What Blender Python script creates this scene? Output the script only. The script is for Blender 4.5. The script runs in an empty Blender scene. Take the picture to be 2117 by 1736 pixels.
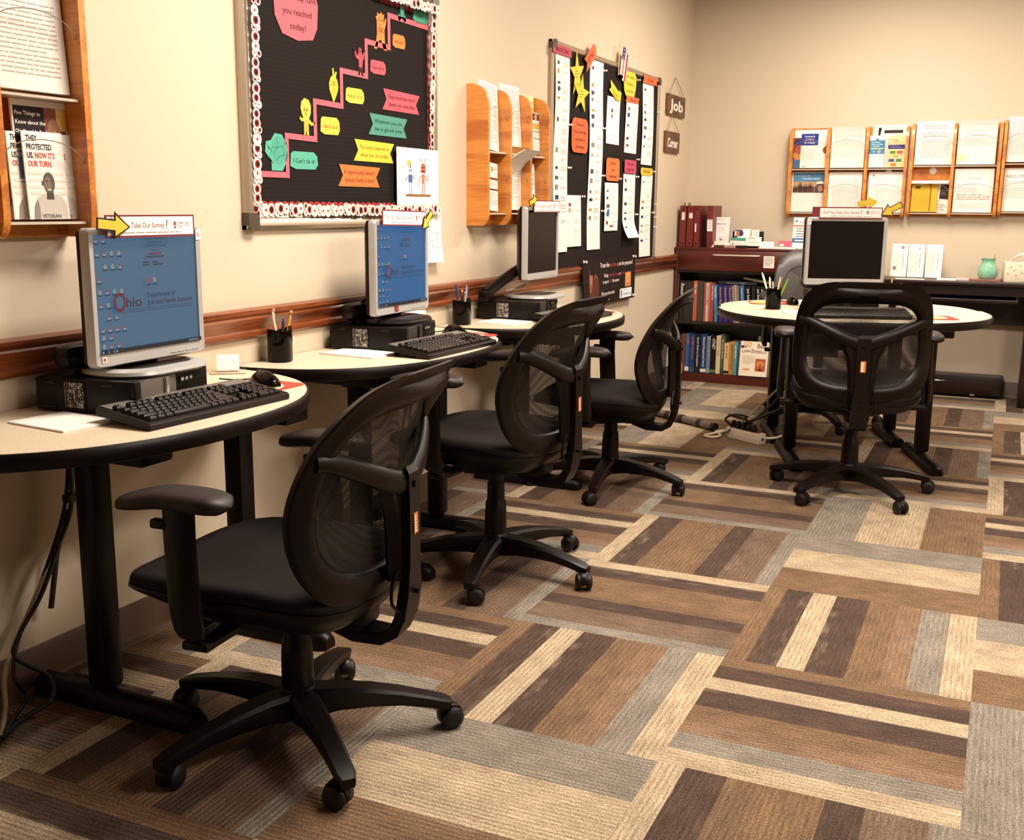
import bpy, bmesh, math, random
from mathutils import Matrix, Vector
random.seed(7)
sc = bpy.context.scene
COL = sc.collection
PI = math.pi
R = math.radians

# ------------------------------------------------------------------ camera
def cam_axes(yaw, pitch, roll):
    f = Vector((-math.sin(yaw)*math.cos(pitch), math.cos(yaw)*math.cos(pitch), -math.sin(pitch)))
    r = Vector((math.cos(yaw), math.sin(yaw), 0)); u = r.cross(f)
    c, s = math.cos(roll), math.sin(roll)
    return r*c + u*s, u*c - r*s, f
cr, cu_, cf = cam_axes(R(24.729), R(11.262), R(0.513))
cd = bpy.data.cameras.new('camera')
cam = bpy.data.objects.new('camera', cd); COL.objects.link(cam)
cd.sensor_fit = 'HORIZONTAL'; cd.sensor_width = 36.0; cd.lens = 2218.5/2117*36.0
cd.clip_start = 0.05; cd.clip_end = 60
cam.matrix_world = Matrix(((cr.x, cu_.x, -cf.x, 0), (cr.y, cu_.y, -cf.y, 0), (cr.z, cu_.z, -cf.z, 1.1813), (0, 0, 0, 1)))
sc.camera = cam

# ------------------------------------------------------------------ light and exposure
w = bpy.data.worlds.new('world'); sc.world = w; w.use_nodes = True
w.node_tree.nodes['Background'].inputs[0].default_value = (1.0, 0.55, 0.28, 1)
w.node_tree.nodes['Background'].inputs[1].default_value = 0.018
sc.view_settings.view_transform = 'Standard'
sc.view_settings.look = 'None'
sc.view_settings.gamma = 1.0
sc.view_settings.use_curve_mapping = False
sc.view_settings.exposure = 0.22
def ceiling_lamp(x, y, power, sx=0.6, sy=1.2, col=(1.0, 0.875, 0.745)):
    ld = bpy.data.lights.new('ceiling_troffer_light', 'AREA'); ld.shape = 'RECTANGLE'
    ld.size = sx; ld.size_y = sy; ld.energy = power; ld.color = col
    lo = bpy.data.objects.new('ceiling_troffer_light', ld); COL.objects.link(lo)
    lo.location = (x, y, 2.66)
for (x, y, p) in ((-0.75, 2.9, 98), (-0.75, 6.0, 66), (1.5, 2.5, 98), (1.1, 5.9, 42)):
    ceiling_lamp(x, y, p)

# ------------------------------------------------------------------ materials
def lin(c):
    if isinstance(c, str):
        c = c.lstrip('#'); c = [int(c[i:i+2], 16) for i in (0, 2, 4)]
    return tuple(((v/255)/12.92 if v/255 <= .04045 else ((v/255+.055)/1.055)**2.4) for v in c) + (1,)
MC = {}
def mat(name, color, rough=.6, metal=0., emit=0., spec=.5, bump=None, noise=None, coat=0.):
    if name in MC: return MC[name]
    m = bpy.data.materials.new(name); m.use_nodes = True
    nt = m.node_tree; b = nt.nodes['Principled BSDF']
    c = lin(color) if isinstance(color, str) else (*color, 1)
    b.inputs['Base Color'].default_value = c; b.inputs['Roughness'].default_value = rough
    b.inputs['Metallic'].default_value = metal; b.inputs['Specular IOR Level'].default_value = spec
    b.inputs['Coat Weight'].default_value = coat
    if emit:
        b.inputs['Emission Color'].default_value = c; b.inputs['Emission Strength'].default_value = emit
        b.inputs['Base Color'].default_value = (.01, .01, .01, 1)
    if bump or noise:
        tc = nt.nodes.new('ShaderNodeTexCoord'); nz = nt.nodes.new('ShaderNodeTexNoise')
        nt.links.new(tc.outputs['Object'], nz.inputs['Vector'])
        if bump:
            nz.inputs['Scale'].default_value = bump[0]; nz.inputs['Detail'].default_value = 3
            bp = nt.nodes.new('ShaderNodeBump'); bp.inputs['Strength'].default_value = bump[1]; bp.inputs['Distance'].default_value = bump[2] if len(bump) > 2 else .002
            nt.links.new(nz.outputs['Fac'], bp.inputs['Height']); nt.links.new(bp.outputs['Normal'], b.inputs['Normal'])
        if noise:
            n2 = nt.nodes.new('ShaderNodeTexNoise'); n2.inputs['Scale'].default_value = noise[0]; n2.inputs['Detail'].default_value = 5
            nt.links.new(tc.outputs['Object'], n2.inputs['Vector'])
            mx = nt.nodes.new('ShaderNodeMix'); mx.data_type = 'RGBA'
            mx.inputs[6].default_value = c; mx.inputs[7].default_value = lin(noise[1])
            mr = nt.nodes.new('ShaderNodeMapRange'); mr.inputs[1].default_value = .4; mr.inputs[2].default_value = .65
            nt.links.new(n2.outputs['Fac'], mr.inputs[0]); nt.links.new(mr.outputs[0], mx.inputs[0]); nt.links.new(mx.outputs[2], b.inputs['Base Color'])
    MC[name] = m; return m
def P(hexc):            # printed paper / ink colour
    k = 'print_'+hexc.strip('#')
    if k in MC: return MC[k]
    r, g, b = [int(hexc.strip('#')[i:i+2], 16) for i in (0, 2, 4)]
    hi, lo = max(r, g, b), min(r, g, b)
    if hi > 153 and hi-lo > .5*hi:      # coloured copy paper is a little dull
        r, g, b = [(hi-(hi-c)*.84)*.90 for c in (r, g, b)]
    return mat(k, lin((r, g, b))[:3], .75, spec=.2)
def E(hexc, s=1.0):     # pixels of a lit screen
    return mat('pixel_%s_%g' % (hexc.strip('#'), s), hexc, .4, emit=s)
def wood(name, c1, c2, scale, rough=.4, rings=14, coat=.2):
    if name in MC: return MC[name]
    m = bpy.data.materials.new(name); m.use_nodes = True; nt = m.node_tree; b = nt.nodes['Principled BSDF']
    tc = nt.nodes.new('ShaderNodeTexCoord'); mp = nt.nodes.new('ShaderNodeMapping'); mp.inputs['Scale'].default_value = scale
    nz = nt.nodes.new('ShaderNodeTexNoise'); nz.inputs['Scale'].default_value = 1.6; nz.inputs['Detail'].default_value = 6; nz.inputs['Distortion'].default_value = .6
    mu = nt.nodes.new('ShaderNodeMath'); mu.operation = 'MULTIPLY'; mu.inputs[1].default_value = rings
    sn = nt.nodes.new('ShaderNodeMath'); sn.operation = 'SINE'
    n2 = nt.nodes.new('ShaderNodeTexNoise'); n2.inputs['Scale'].default_value = 14; n2.inputs['Detail'].default_value = 4
    ad = nt.nodes.new('ShaderNodeMath'); ad.operation = 'MULTIPLY_ADD'; ad.inputs[1].default_value = .28
    rp = nt.nodes.new('ShaderNodeValToRGB'); rp.color_ramp.elements[0].position = .25; rp.color_ramp.elements[1].position = .8
    rp.color_ramp.elements[0].color = lin(c2); rp.color_ramp.elements[1].color = lin(c1)
    L = nt.links.new
    L(tc.outputs['Object'], mp.inputs[0]); L(mp.outputs[0], nz.inputs['Vector']); L(mp.outputs[0], n2.inputs['Vector'])
    L(nz.outputs['Fac'], mu.inputs[0]); L(mu.outputs[0], sn.inputs[0]); L(sn.outputs[0], ad.inputs[0]); L(n2.outputs['Fac'], ad.inputs[2])
    L(ad.outputs[0], rp.inputs[0]); L(rp.outputs[0], b.inputs['Base Color'])
    b.inputs['Roughness'].default_value = rough; b.inputs['Coat Weight'].default_value = coat; b.inputs['Coat Roughness'].default_value = .25
    MC[name] = m; return m
BLK = mat('black_plastic', (.0050, .0019, .0013), .40, spec=.23, bump=(600, .12, .0006))
BLK2 = mat('satin_black_metal', (.004, .0014, .001), .4, spec=.22)
GLB = mat('glossy_black', (.003, .0013, .001), .13, spec=.16)
CASE = mat('black_steel_case', (.005, .0023, .0018), .45, spec=.23, bump=(900, .1, .0004))
FAB = mat('black_seat_fabric', (.0072, .0036, .0027), .8, spec=.22, bump=(700, .5, .0015))
PAD = mat('grey_black_arm_rubber', (.0135, .0078, .007), .5, spec=.38)
SIL = mat('silver_plastic', '#b9b7b4', .38, metal=.25)
ALU = mat('champagne_aluminium', '#b5a48f', .35, metal=.75)
WHT = mat('white_plastic', '#ece8e0', .5)
LAM = mat('cream_laminate', '#e3d3ba', .38, noise=(160, '#d9c7ab'))
CHR = mat('chrome', (.75, .72, .68), .18, metal=1.)
RUB = mat('caster_rubber', (.006, .004, .0038), .5, spec=.35)
SCRD = mat('dark_screen', (.005, .002, .0013), .35, spec=.22)
OAK = wood('honey_oak', '#d98e3f', '#b8682a', (9, 9, .8), .38)
OAKH = wood('honey_oak_flat', '#d38636', '#ad6024', (5, 5, .6), .38)
RAIL = wood('stained_rail_wood', '#8a4a26', '#52240f', (12, .7, 12), .3, coat=.4)
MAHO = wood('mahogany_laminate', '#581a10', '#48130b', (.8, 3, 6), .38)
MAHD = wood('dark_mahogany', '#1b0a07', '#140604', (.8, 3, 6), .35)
def acrylic():
    m = bpy.data.materials.new('clear_acrylic'); m.use_nodes = True; nt = m.node_tree
    nt.nodes.remove(nt.nodes['Principled BSDF'])
    t = nt.nodes.new('ShaderNodeBsdfTransparent'); g = nt.nodes.new('ShaderNodeBsdfGlossy'); g.inputs['Roughness'].default_value = .08
    mx = nt.nodes.new('ShaderNodeMixShader'); L = nt.links.new
    mx.inputs[0].default_value = .025; t.inputs[0].default_value = (1, .995, .985, 1); L(t.outputs[0], mx.inputs[1]); L(g.outputs[0], mx.inputs[2])
    L(mx.outputs[0], nt.nodes['Material Output'].inputs[0]); return m
ACR = acrylic()
ACE = mat('acrylic_edge', '#cfc4b4', .25)
def mesh_fabric():
    m = bpy.data.materials.new('chair_mesh_fabric'); m.use_nodes = True; nt = m.node_tree; L = nt.links.new
    b = nt.nodes['Principled BSDF']; b.inputs['Base Color'].default_value = (.008, .004, .003, 1); b.inputs['Roughness'].default_value = .6
    tc = nt.nodes.new('ShaderNodeTexCoord'); sp = nt.nodes.new('ShaderNodeSeparateXYZ'); L(tc.outputs['Object'], sp.inputs[0])
    def M(op, a, bb=None):
        n = nt.nodes.new('ShaderNodeMath'); n.operation = op
        for i, v in enumerate((a, bb)):
            if v is None: continue
            if isinstance(v, (int, float)): n.inputs[i].default_value = v
            else: L(v, n.inputs[i])
        return n.outputs[0]
    k = 2*PI/.0062
    a = M('SINE', M('MULTIPLY', M('ADD', sp.outputs[0], M('MULTIPLY', sp.outputs[2], .7)), k))
    c = M('SINE', M('MULTIPLY', M('SUBTRACT', sp.outputs[0], M('MULTIPLY', sp.outputs[2], .7)), k))
    hole = M('GREATER_THAN', M('MULTIPLY', a, c), .08)
    t = nt.nodes.new('ShaderNodeBsdfTransparent'); mx = nt.nodes.new('ShaderNodeMixShader')
    L(hole, mx.inputs[0]); L(b.outputs[0], mx.inputs[1]); L(t.outputs[0], mx.inputs[2]); L(mx.outputs[0], nt.nodes['Material Output'].inputs[0])
    return m
NET = mesh_fabric()

# ------------------------------------------------------------------ mesh helpers
def link(o, parent=None):
    COL.objects.link(o)
    if parent is not None: o.parent = parent
    return o
def tag(o, label=None, cat=None, group=None, kind=None):
    if label: o['label'] = label
    if cat: o['category'] = cat
    if group: o['group'] = group
    if kind: o['kind'] = kind
    return o
def thing(name, label, cat, loc=(0, 0, 0), rz=0., group=None):
    o = bpy.data.objects.new(name, None); o.empty_display_size = .05; COL.objects.link(o)
    o.location = loc; o.rotation_euler = (0, 0, rz)
    return tag(o, label, cat, group)
def children(o): return [c for c in bpy.data.objects if c.parent == o]
def copy_tree(o, parent=None):
    c = o.copy(); COL.objects.link(c); c.parent = parent
    for ch in list(o.children): copy_tree(ch, c)
    return c
class MB:
    def __init__(s): s.v = []; s.f = []; s.mi = []; s.M = None
    def add(s, vs, fs, mi=0):
        n = len(s.v)
        s.v += [tuple(s.M @ Vector(p)) if s.M else tuple(p) for p in vs]
        for f in fs: s.f.append([i+n for i in f]); s.mi.append(mi)
        return s
    def box(s, c, d, mi=0, r=0., rz=0., M=None, seg=2):
        if r <= 0:
            x, y, z = (k/2 for k in d)
            vs = [Vector((i*x, j*y, k*z)) for i in (-1, 1) for j in (-1, 1) for k in (-1, 1)]
            fs = [(0, 1, 3, 2), (4, 6, 7, 5), (0, 4, 5, 1), (2, 3, 7, 6), (0, 2, 6, 4), (1, 5, 7, 3)]
        else:
            bm = bmesh.new(); bmesh.ops.create_cube(bm, size=1)
            for v in bm.verts: v.co = Vector((v.co.x*d[0], v.co.y*d[1], v.co.z*d[2]))
            bmesh.ops.bevel(bm, geom=bm.edges[:], offset=min(r, min(d)*.49), segments=seg, affect='EDGES', profile=.5)
            bm.verts.index_update(); vs = [v.co.copy() for v in bm.verts]; fs = [[v.index for v in f.verts] for f in bm.faces]; bm.free()
        T = M if M is not None else Matrix.Translation(c) @ Matrix.Rotation(rz, 4, 'Z')
        return s.add([T @ v for v in vs], fs, mi)
    def loft(s, rings, cu=True, cap=True, mi=0, cv=False):
        n = len(rings[0]); vs = [p for r in rings for p in r]; fs = []
        m = len(rings)
        for i in range(m if cv else m-1):
            a = i*n; b = ((i+1) % m)*n
            for j in range(n if cu else n-1):
                k = (j+1) % n
                fs.append((a+j, a+k, b+k, b+j))
        if cap and not cv: fs.append(list(range(n))[::-1]); fs.append([(m-1)*n+j for j in range(n)])
        return s.add(vs, fs, mi)
    def cyl(s, p, q, r1, r2=None, n=16, mi=0, cap=True):
        r2 = r1 if r2 is None else r2; p = Vector(p); q = Vector(q); d = (q-p).normalized()
        a = d.orthogonal().normalized(); b = d.cross(a)
        ring = lambda c, r: [c + a*(r*math.cos(2*PI*i/n)) + b*(r*math.sin(2*PI*i/n)) for i in range(n)]
        return s.loft([ring(p, r1), ring(q, r2)], mi=mi, cap=cap)
    def tube(s, pts, r, n=8, mi=0, smooth=True, k=4):
        P_ = [Vector(p) for p in pts]
        if smooth and len(P_) > 2:
            Q = []
            for i in range(len(P_)-1):
                p0 = P_[max(i-1, 0)]; p1 = P_[i]; p2 = P_[i+1]; p3 = P_[min(i+2, len(P_)-1)]
                for j in range(k):
                    t = j/k
                    Q.append(.5*((2*p1)+(p2-p0)*t+(2*p0-5*p1+4*p2-p3)*t*t+(3*p1-p0-3*p2+p3)*t**3))
            Q.append(P_[-1]); P_ = Q
        rings = []; up = Vector((0.13, .21, .97))
        for i, p in enumerate(P_):
            d = (P_[min(i+1, len(P_)-1)]-P_[max(i-1, 0)]).normalized()
            a = d.cross(up)
            a = a.normalized() if a.length > .05 else d.orthogonal().normalized()
            b = d.cross(a); up = -b if (-b).dot(up) > 0 else b
            rr = r(i/(len(P_)-1)) if callable(r) else r
            ra, rb = rr if isinstance(rr, tuple) else (rr, rr)
            rings.append([p + a*(ra*math.cos(2*PI*j/n)) + b*(rb*math.sin(2*PI*j/n)) for j in range(n)])
        return s.loft(rings, mi=mi)
    def lathe(s, prof, c=(0, 0, 0), n=24, mi=0, sx=1., sy=1.):
        rings = [[(c[0]+r*sx*math.cos(2*PI*i/n), c[1]+r*sy*math.sin(2*PI*i/n), c[2]+z) for i in range(n)] for r, z in prof]
        return s.loft(rings, mi=mi)
    def prism(s, pts, z0, z1, mi=0, M=None, mt=None):
        n = len(pts); vs = [Vector((x, y, z0)) for x, y in pts]+[Vector((x, y, z1)) for x, y in pts]
        if M is not None: vs = [M @ v for v in vs]
        s.add(vs, [(i, (i+1) % n, n+(i+1) % n, n+i) for i in range(n)]+[list(range(n))[::-1]], mi)
        k = len(s.v)-2*n
        s.f.append([k+n+i for i in range(n)]); s.mi.append(mi if mt is None else mt)
        return s
    def build(s, name, mats, parent=None, ang=38, M=None, smooth=True):
        me = bpy.data.meshes.new(name); me.from_pydata(s.v, [], s.f); me.update()
        mats = mats if isinstance(mats, (list, tuple)) else [mats]
        for m in mats: me.materials.append(m)
        if len(mats) > 1: me.polygons.foreach_set('material_index', s.mi)
        bm = bmesh.new(); bm.from_mesh(me); bmesh.ops.recalc_face_normals(bm, faces=bm.faces); bm.to_mesh(me); bm.free()
        if smooth:
            me.polygons.foreach_set('use_smooth', [True]*len(me.polygons)); me.set_sharp_from_angle(angle=R(ang))
        o = bpy.data.objects.new(name, me); link(o, parent)
        if M is not None: o.matrix_basis = M
        return o
# ---- flat printed things: outline, thickness and printed shapes, all in one mesh
TX = {}
def text_mesh(body, bold=0.):
    if (body, bold) in TX: return TX[body, bold]
    cu = bpy.data.curves.new('txt', 'FONT'); cu.body = body; cu.resolution_u = 2; cu.offset = bold
    ob = bpy.data.objects.new('txt', cu)
    me = ob.to_mesh()
    vs = [(v.co.x, v.co.y) for v in me.vertices]; fs = [list(p.vertices) for p in me.polygons]
    ob.to_mesh_clear(); bpy.data.objects.remove(ob); bpy.data.curves.remove(cu)
    x0 = min(v[0] for v in vs); x1 = max(v[0] for v in vs)
    TX[body, bold] = ([(x-x0, y) for x, y in vs], fs, x1-x0); return TX[body, bold]
class Cv:
    def __init__(s, W, H, col='#efece6', th=.0012, outline=None, bend=None, nu=10, nv=10, mk=P):
        s.W, s.H, s.th, s.bend, s.mk = W, H, th, bend, mk
        s.mats = []; s.v = []; s.f = []; s.mi = []; s.k = 0
        b = s.m(col)
        if outline is None and bend:
            for side in (1, 0):
                n0 = len(s.v)
                for j in range(nv+1):
                    for i in range(nu+1): s.v.append((W*i/nu, H*j/nv, th*side))
                for j in range(nv):
                    for i in range(nu):
                        a = n0+j*(nu+1)+i; q = [a, a+1, a+nu+2, a+nu+1]
                        s.f.append(q if side else q[::-1]); s.mi.append(b)
            N = (nu+1)*(nv+1)
            bd = [i for i in range(nu+1)]+[j*(nu+1)+nu for j in range(1, nv+1)]+[nv*(nu+1)+i for i in range(nu-1, -1, -1)]+[j*(nu+1) for j in range(nv-1, 0, -1)]
            for i in range(len(bd)):
                a, c = bd[i], bd[(i+1) % len(bd)]; s.f.append([a, a+N, c+N, c]); s.mi.append(b)
        else:
            o = outline or [(0, 0), (W, 0), (W, H), (0, H)]
            n = len(o); s.v += [(x, y, 0) for x, y in o]+[(x, y, th) for x, y in o]
            s.f += [list(range(n))[::-1], [n+i for i in range(n)]]+[[i, (i+1) % n, n+(i+1) % n, n+i] for i in range(n)]
            s.mi += [b]*(n+2)
    def m(s, col):
        M_ = s.mk(col) if isinstance(col, str) else col
        if M_ not in s.mats: s.mats.append(M_)
        return s.mats.index(M_)
    def lay(s): s.k += 1; return s.th + .00015 + .00006*s.k
    def poly(s, pts, col, z=None):
        z = s.lay() if z is None else z
        n = len(s.v); s.v += [(x, y, z) for x, y in pts]; s.f.append(list(range(n, n+len(pts)))); s.mi.append(s.m(col)); return s
    def rect(s, x, y, w, h, col, z=None, n=None):
        z = s.lay() if z is None else z
        n = n or (6 if s.bend and w > .03 else 1)
        for i in range(n): s.poly([(x+w*i/n, y), (x+w*(i+1)/n, y), (x+w*(i+1)/n, y+h), (x+w*i/n, y+h)], col, z)
        return s
    def ell(s, x, y, rx, ry, col, n=20, a0=0, a1=2*PI):
        return s.poly([(x+rx*math.cos(a0+(a1-a0)*i/n), y+ry*math.sin(a0+(a1-a0)*i/n)) for i in range(n if a1-a0 > 6.2 else n+1)], col)
    def line(s, pts, w_, col):
        z = s.lay()
        for (a, b), (c, d) in zip(pts, pts[1:]):
            L = math.hypot(c-a, d-b) or 1; nx, ny = -(d-b)/L*w_/2, (c-a)/L*w_/2
            s.poly([(a+nx, b+ny), (a-nx, b-ny), (c-nx, d-ny), (c+nx, d+ny)], col, z)
        return s
    def text(s, body, x, y, h, col, al='l', wd=None, rot=0., sx=1., shear=0., b=.008):
        vs, fs, tw = text_mesh(body, b); k = h/.7; kx = k*sx
        if wd: kx = wd/tw
        off = {'l': 0, 'c': -tw*kx/2, 'r': -tw*kx}[al]; z = s.lay(); c, d = math.cos(rot), math.sin(rot); n = len(s.v)
        for a, e in vs:
            a = a*kx+off; e = e*k; a += shear*e; s.v.append((x+a*c-e*d, y+a*d+e*c, z))
        i = s.m(col)
        for f in fs: s.f.append([n+q for q in f]); s.mi.append(i)
        return s
    def lines(s, x, y, w_, n, dy, h, col='#b9b2aa', seed=0, fill=1.):
        rg = random.Random(seed); z = s.lay()
        for j in range(n):
            xx = x; end = x+w_*(fill if rg.random() < .75 else rg.uniform(.35, .9))
            while xx < end-.004*w_:
                l = min(rg.uniform(.06, .28)*w_, end-xx)
                s.rect(xx, y-j*dy, l, h, col, z, n=1); xx += l+.02*w_
        return s
    def build(s, name, M, parent=None):
        me = bpy.data.meshes.new(name)
        vs = [(x, y, z+s.bend(x, y)) for x, y, z in s.v] if s.bend else s.v
        me.from_pydata(vs, [], s.f); me.update()
        for m_ in s.mats: me.materials.append(m_)
        me.polygons.foreach_set('material_index', s.mi)
        if s.bend:
            me.polygons.foreach_set('use_smooth', [True]*len(me.polygons)); me.set_sharp_from_angle(angle=R(40))
        o = bpy.data.objects.new(name, me); link(o, parent); o.matrix_basis = M; return o
def frame(o, u, v):
    u = Vector(u).normalized(); v = Vector(v); v = (v-u*v.dot(u)).normalized(); n = u.cross(v)
    return Matrix(((u.x, v.x, n.x, o[0]), (u.y, v.y, n.y, o[1]), (u.z, v.z, n.z, o[2]), (0, 0, 0, 1)))
XW, YB, ZC = -2.11, 7.50, 2.70
def FL(y, z, d=0., tilt=0., roll=0.):      # on the left wall: u along +y, v up, facing +x
    return frame((XW+d, y, z), (0, 1, 0), (-math.sin(tilt), 0, math.cos(tilt))) @ Matrix.Rotation(roll, 4, 'Z')
def FB(x, z, d=0., tilt=0., roll=0.):      # on the back wall: u along +x, v up, facing -y
    return frame((x, YB-d, z), (1, 0, 0), (0, math.sin(tilt), math.cos(tilt))) @ Matrix.Rotation(roll, 4, 'Z')
def FT(x, y, z, rot=0.):                   # lying flat, face up
    return frame((x, y, z), (math.cos(rot), math.sin(rot), 0), (-math.sin(rot), math.cos(rot), 0))
def rrect(w_, h, r, n=5, x0=0., y0=0.):
    pts = []
    for cx, cy, a in ((w_-r, r, -PI/2), (w_-r, h-r, 0), (r, h-r, PI/2), (r, r, PI)):
        for i in range(n+1): pts.append((x0+cx+r*math.cos(a+PI/2*i/n), y0+cy+r*math.sin(a+PI/2*i/n)))
    return pts
def lerp(tab, t):              # smooth curve through the table's points
    n = len(tab); t = min(max(t, tab[0][0]), tab[-1][0])
    sl = lambda i: (tab[min(i+1, n-1)][1]-tab[max(i-1, 0)][1])/(tab[min(i+1, n-1)][0]-tab[max(i-1, 0)][0])
    for i in range(n-1):
        (a, b), (c, d) = tab[i], tab[i+1]
        if t <= c:
            h = c-a; u = (t-a)/h
            return (2*u**3-3*u*u+1)*b+(u**3-2*u*u+u)*h*sl(i)+(3*u*u-2*u**3)*d+(u**3-u*u)*h*sl(i+1)
    return tab[-1][1]
# ------------------------------------------------------------------ the setting
def carpet():
    m = bpy.data.materials.new('carpet_tiles'); m.use_nodes = True; nt = m.node_tree; L = nt.links.new; b = nt.nodes['Principled BSDF']
    uv = nt.nodes.new('ShaderNodeUVMap'); sp = nt.nodes.new('ShaderNodeSeparateXYZ'); L(uv.outputs[0], sp.inputs[0])
    def M(op, a, bb=None, c=None):
        n = nt.nodes.new('ShaderNodeMath'); n.operation = op
        for i, v in enumerate((a, bb, c)):
            if v is None: continue
            if isinstance(v, (int, float)): n.inputs[i].default_value = v
            else: L(v, n.inputs[i])
        return n.outputs[0]
    def noise(sx, sy, det=2, sc_=1.):
        mp = nt.nodes.new('ShaderNodeMapping'); mp.inputs['Scale'].default_value = (sx, sy, 1); L(uv.outputs[0], mp.inputs[0])
        n = nt.nodes.new('ShaderNodeTexNoise'); n.inputs['Scale'].default_value = sc_; n.inputs['Detail'].default_value = det; L(mp.outputs[0], n.inputs['Vector'])
        return n.outputs['Fac']
    br, dk, cm, lb, gr = '#735b45', '#4b3c34', '#ab987e', '#7d644f', '#80786d'
    A = [(br, .09), (dk, .13), (cm, .11), (dk, .17), (br, .14), (lb, .10), (gr, .13), (cm, .13)]
    B = [(cm, .09), (dk, .16), (br, .33), (dk, .12), ('#6c5849', .20), (gr, .10)]
    C = [(gr, .29), (cm, .37), (br, .34)]
    def ramp(fac):
        rp = nt.nodes.new('ShaderNodeValToRGB'); cr_ = rp.color_ramp; cr_.interpolation = 'CONSTANT'
        x = 0.; first = True
        for k, T in enumerate((A, B, C)):
            x = float(k)
            for c, w_ in T:
                if first: e = cr_.elements[0]; e.position = 0; first = False
                elif len(cr_.elements) == 2 and k == 0 and abs(x-.09) < 1e-6: e = cr_.elements[1]; e.position = x/3
                else: e = cr_.elements.new(x/3)
                e.color = lin(c); x += w_
        L(fac, rp.inputs[0]); return rp.outputs[0]
    U = sp.outputs[0]
    c1 = ramp(U)
    u2 = M('ADD', U, M('MULTIPLY', M('SUBTRACT', noise(20, 1.3, 1), .5), .13))
    c2 = ramp(M('MAXIMUM', u2, .001))
    mask = M('MULTIPLY', M('MINIMUM', M('MAXIMUM', M('MULTIPLY', M('SUBTRACT', noise(60, 6, 5), .45), 3.5), 0.), 1.), .34)
    def mix(f, a, c, bt='MIX'):
        n = nt.nodes.new('ShaderNodeMix'); n.data_type = 'RGBA'; n.blend_type = bt
        for k, v in ((0, f), (6, a), (7, c)):
            if isinstance(v, (int, float)): n.inputs[k].default_value = v
            elif isinstance(v, tuple): n.inputs[k].default_value = v
            else: L(v, n.inputs[k])
        return n.outputs[2]
    base = mix(mask, c1, c2)
    rib = M('MULTIPLY_ADD', M('SINE', M('MULTIPLY', U, 3*2*PI*46)), .5, .5)
    dash = noise(340, 52, 1)
    ribm = M('MULTIPLY', M('POWER', rib, 1.6), M('SMOOTH_MIN', M('MULTIPLY_ADD', dash, 2.2, -.55), 1.0, .1))
    base = mix(M('MULTIPLY', M('MAXIMUM', ribm, 0.), .42), base, (.055, .034, .022, 1))
    tc = nt.nodes.new('ShaderNodeTexCoord'); fn = nt.nodes.new('ShaderNodeTexNoise'); fn.inputs['Scale'].default_value = 230; fn.inputs['Detail'].default_value = 2; L(tc.outputs['Object'], fn.inputs['Vector'])
    streak = M('MULTIPLY_ADD', noise(420, 9, 2), 1.1, .45)
    mott = M('MULTIPLY_ADD', noise(24, 4.5, 4), .9, .55)
    sp2 = M('MULTIPLY', M('MULTIPLY', M('MULTIPLY_ADD', fn.outputs['Fac'], 2.2, -.10), streak), mott)
    vm = nt.nodes.new('ShaderNodeVectorMath'); vm.operation = 'SCALE'; L(base, vm.inputs[0]); L(sp2, vm.inputs['Scale'])
    L(vm.outputs[0], b.inputs['Base Color']); b.inputs['Roughness'].default_value = .95; b.inputs['Specular IOR Level'].default_value = .15
    bp = nt.nodes.new('ShaderNodeBump'); bp.inputs['Strength'].default_value = .6; bp.inputs['Distance'].default_value = .003
    L(M('ADD', rib, fn.outputs['Fac']), bp.inputs['Height']); L(bp.outputs[0], b.inputs['Normal'])
    return m
TS = .6096
def build_floor():
    c, s = math.cos(R(.293)), math.sin(R(.293))
    known = {(-2, 2): 0, (-1, 1): 0, (-2, 0): 1, (-1, -1): 2, (-1, 2): 0, (-1, 0): 2, (-2, 1): 1, (0, 0): 0, (0, 1): 2, (0, 2): 2, (-1, 3): 1, (-2, 3): 2,
             (-3, 3): 1, (-3, 2): 0, (-3, 1): 1, (-1, -2): 0, (-1, -3): 1, (-1, -4): 0, (-1, -5): 1, (0, -1): 0, (0, -2): 1, (0, -3): 0, (0, -4): 0, (0, -5): 2,
             (-2, -1): 1, (-2, -2): 1, (-2, -3): 0, (-2, -4): 2, (-3, 4): 0, (-4, 3): 0, (-3, 0): 0, (-2, 4): 1}
    rg = random.Random(3); vs = []; fs = []; uvs = []
    for j in range(-7, 12):
        for i in range(-5, 6):
            pat = known.get((i, j), rg.randrange(3)); off = rg.uniform(0, 5)
            q = []
            for fx, fy in ((0, 0), (0, 1), (1, 1), (1, 0)):
                a = (-.005+(i+fx)*c+(j+fy)*s)*TS; b_ = (6.425-(j+fy)*c+(i+fx)*s)*TS
                a2 = min(max(a, XW), 3.2); b2 = min(max(b_, -3.), YB)
                q.append((a2, b2, fx+(a2-a)/TS, fy-(b2-b_)/TS))
            if max(p[0] for p in q)-min(p[0] for p in q) < .02 or max(p[1] for p in q)-min(p[1] for p in q) < .02: continue
            n = len(vs); fs.append([n, n+1, n+2, n+3])
            for x, y, u, v in q:
                vs.append((x, y, 0)); st, al = (u, v) if (i+j) % 2 == 0 else (v, u)
                uvs.append(((pat+min(max(st, .001), .999))/3, al+off))
    me = bpy.data.meshes.new('floor'); me.from_pydata(vs, [], fs); uvl = me.uv_layers.new(name='UVMap')
    for p in me.polygons:
        for li in p.loop_indices: uvl.data[li].uv = uvs[me.loops[li].vertex_index]
    me.materials.append(carpet())
    o = bpy.data.objects.new('floor', me); COL.objects.link(o); tag(o, kind='structure')
build_floor()
PAINT = mat('beige_wall_paint', '#d0c0a9', .62, spec=.3, bump=(90, .12, .0015))
CEIL = mat('ceiling_tile', '#8c8478', .9)
COVE = mat('vinyl_cove_base', '#5b4436', .45)
def struct(name, mb, m): return tag(mb.build(name, m), kind='structure')
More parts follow.
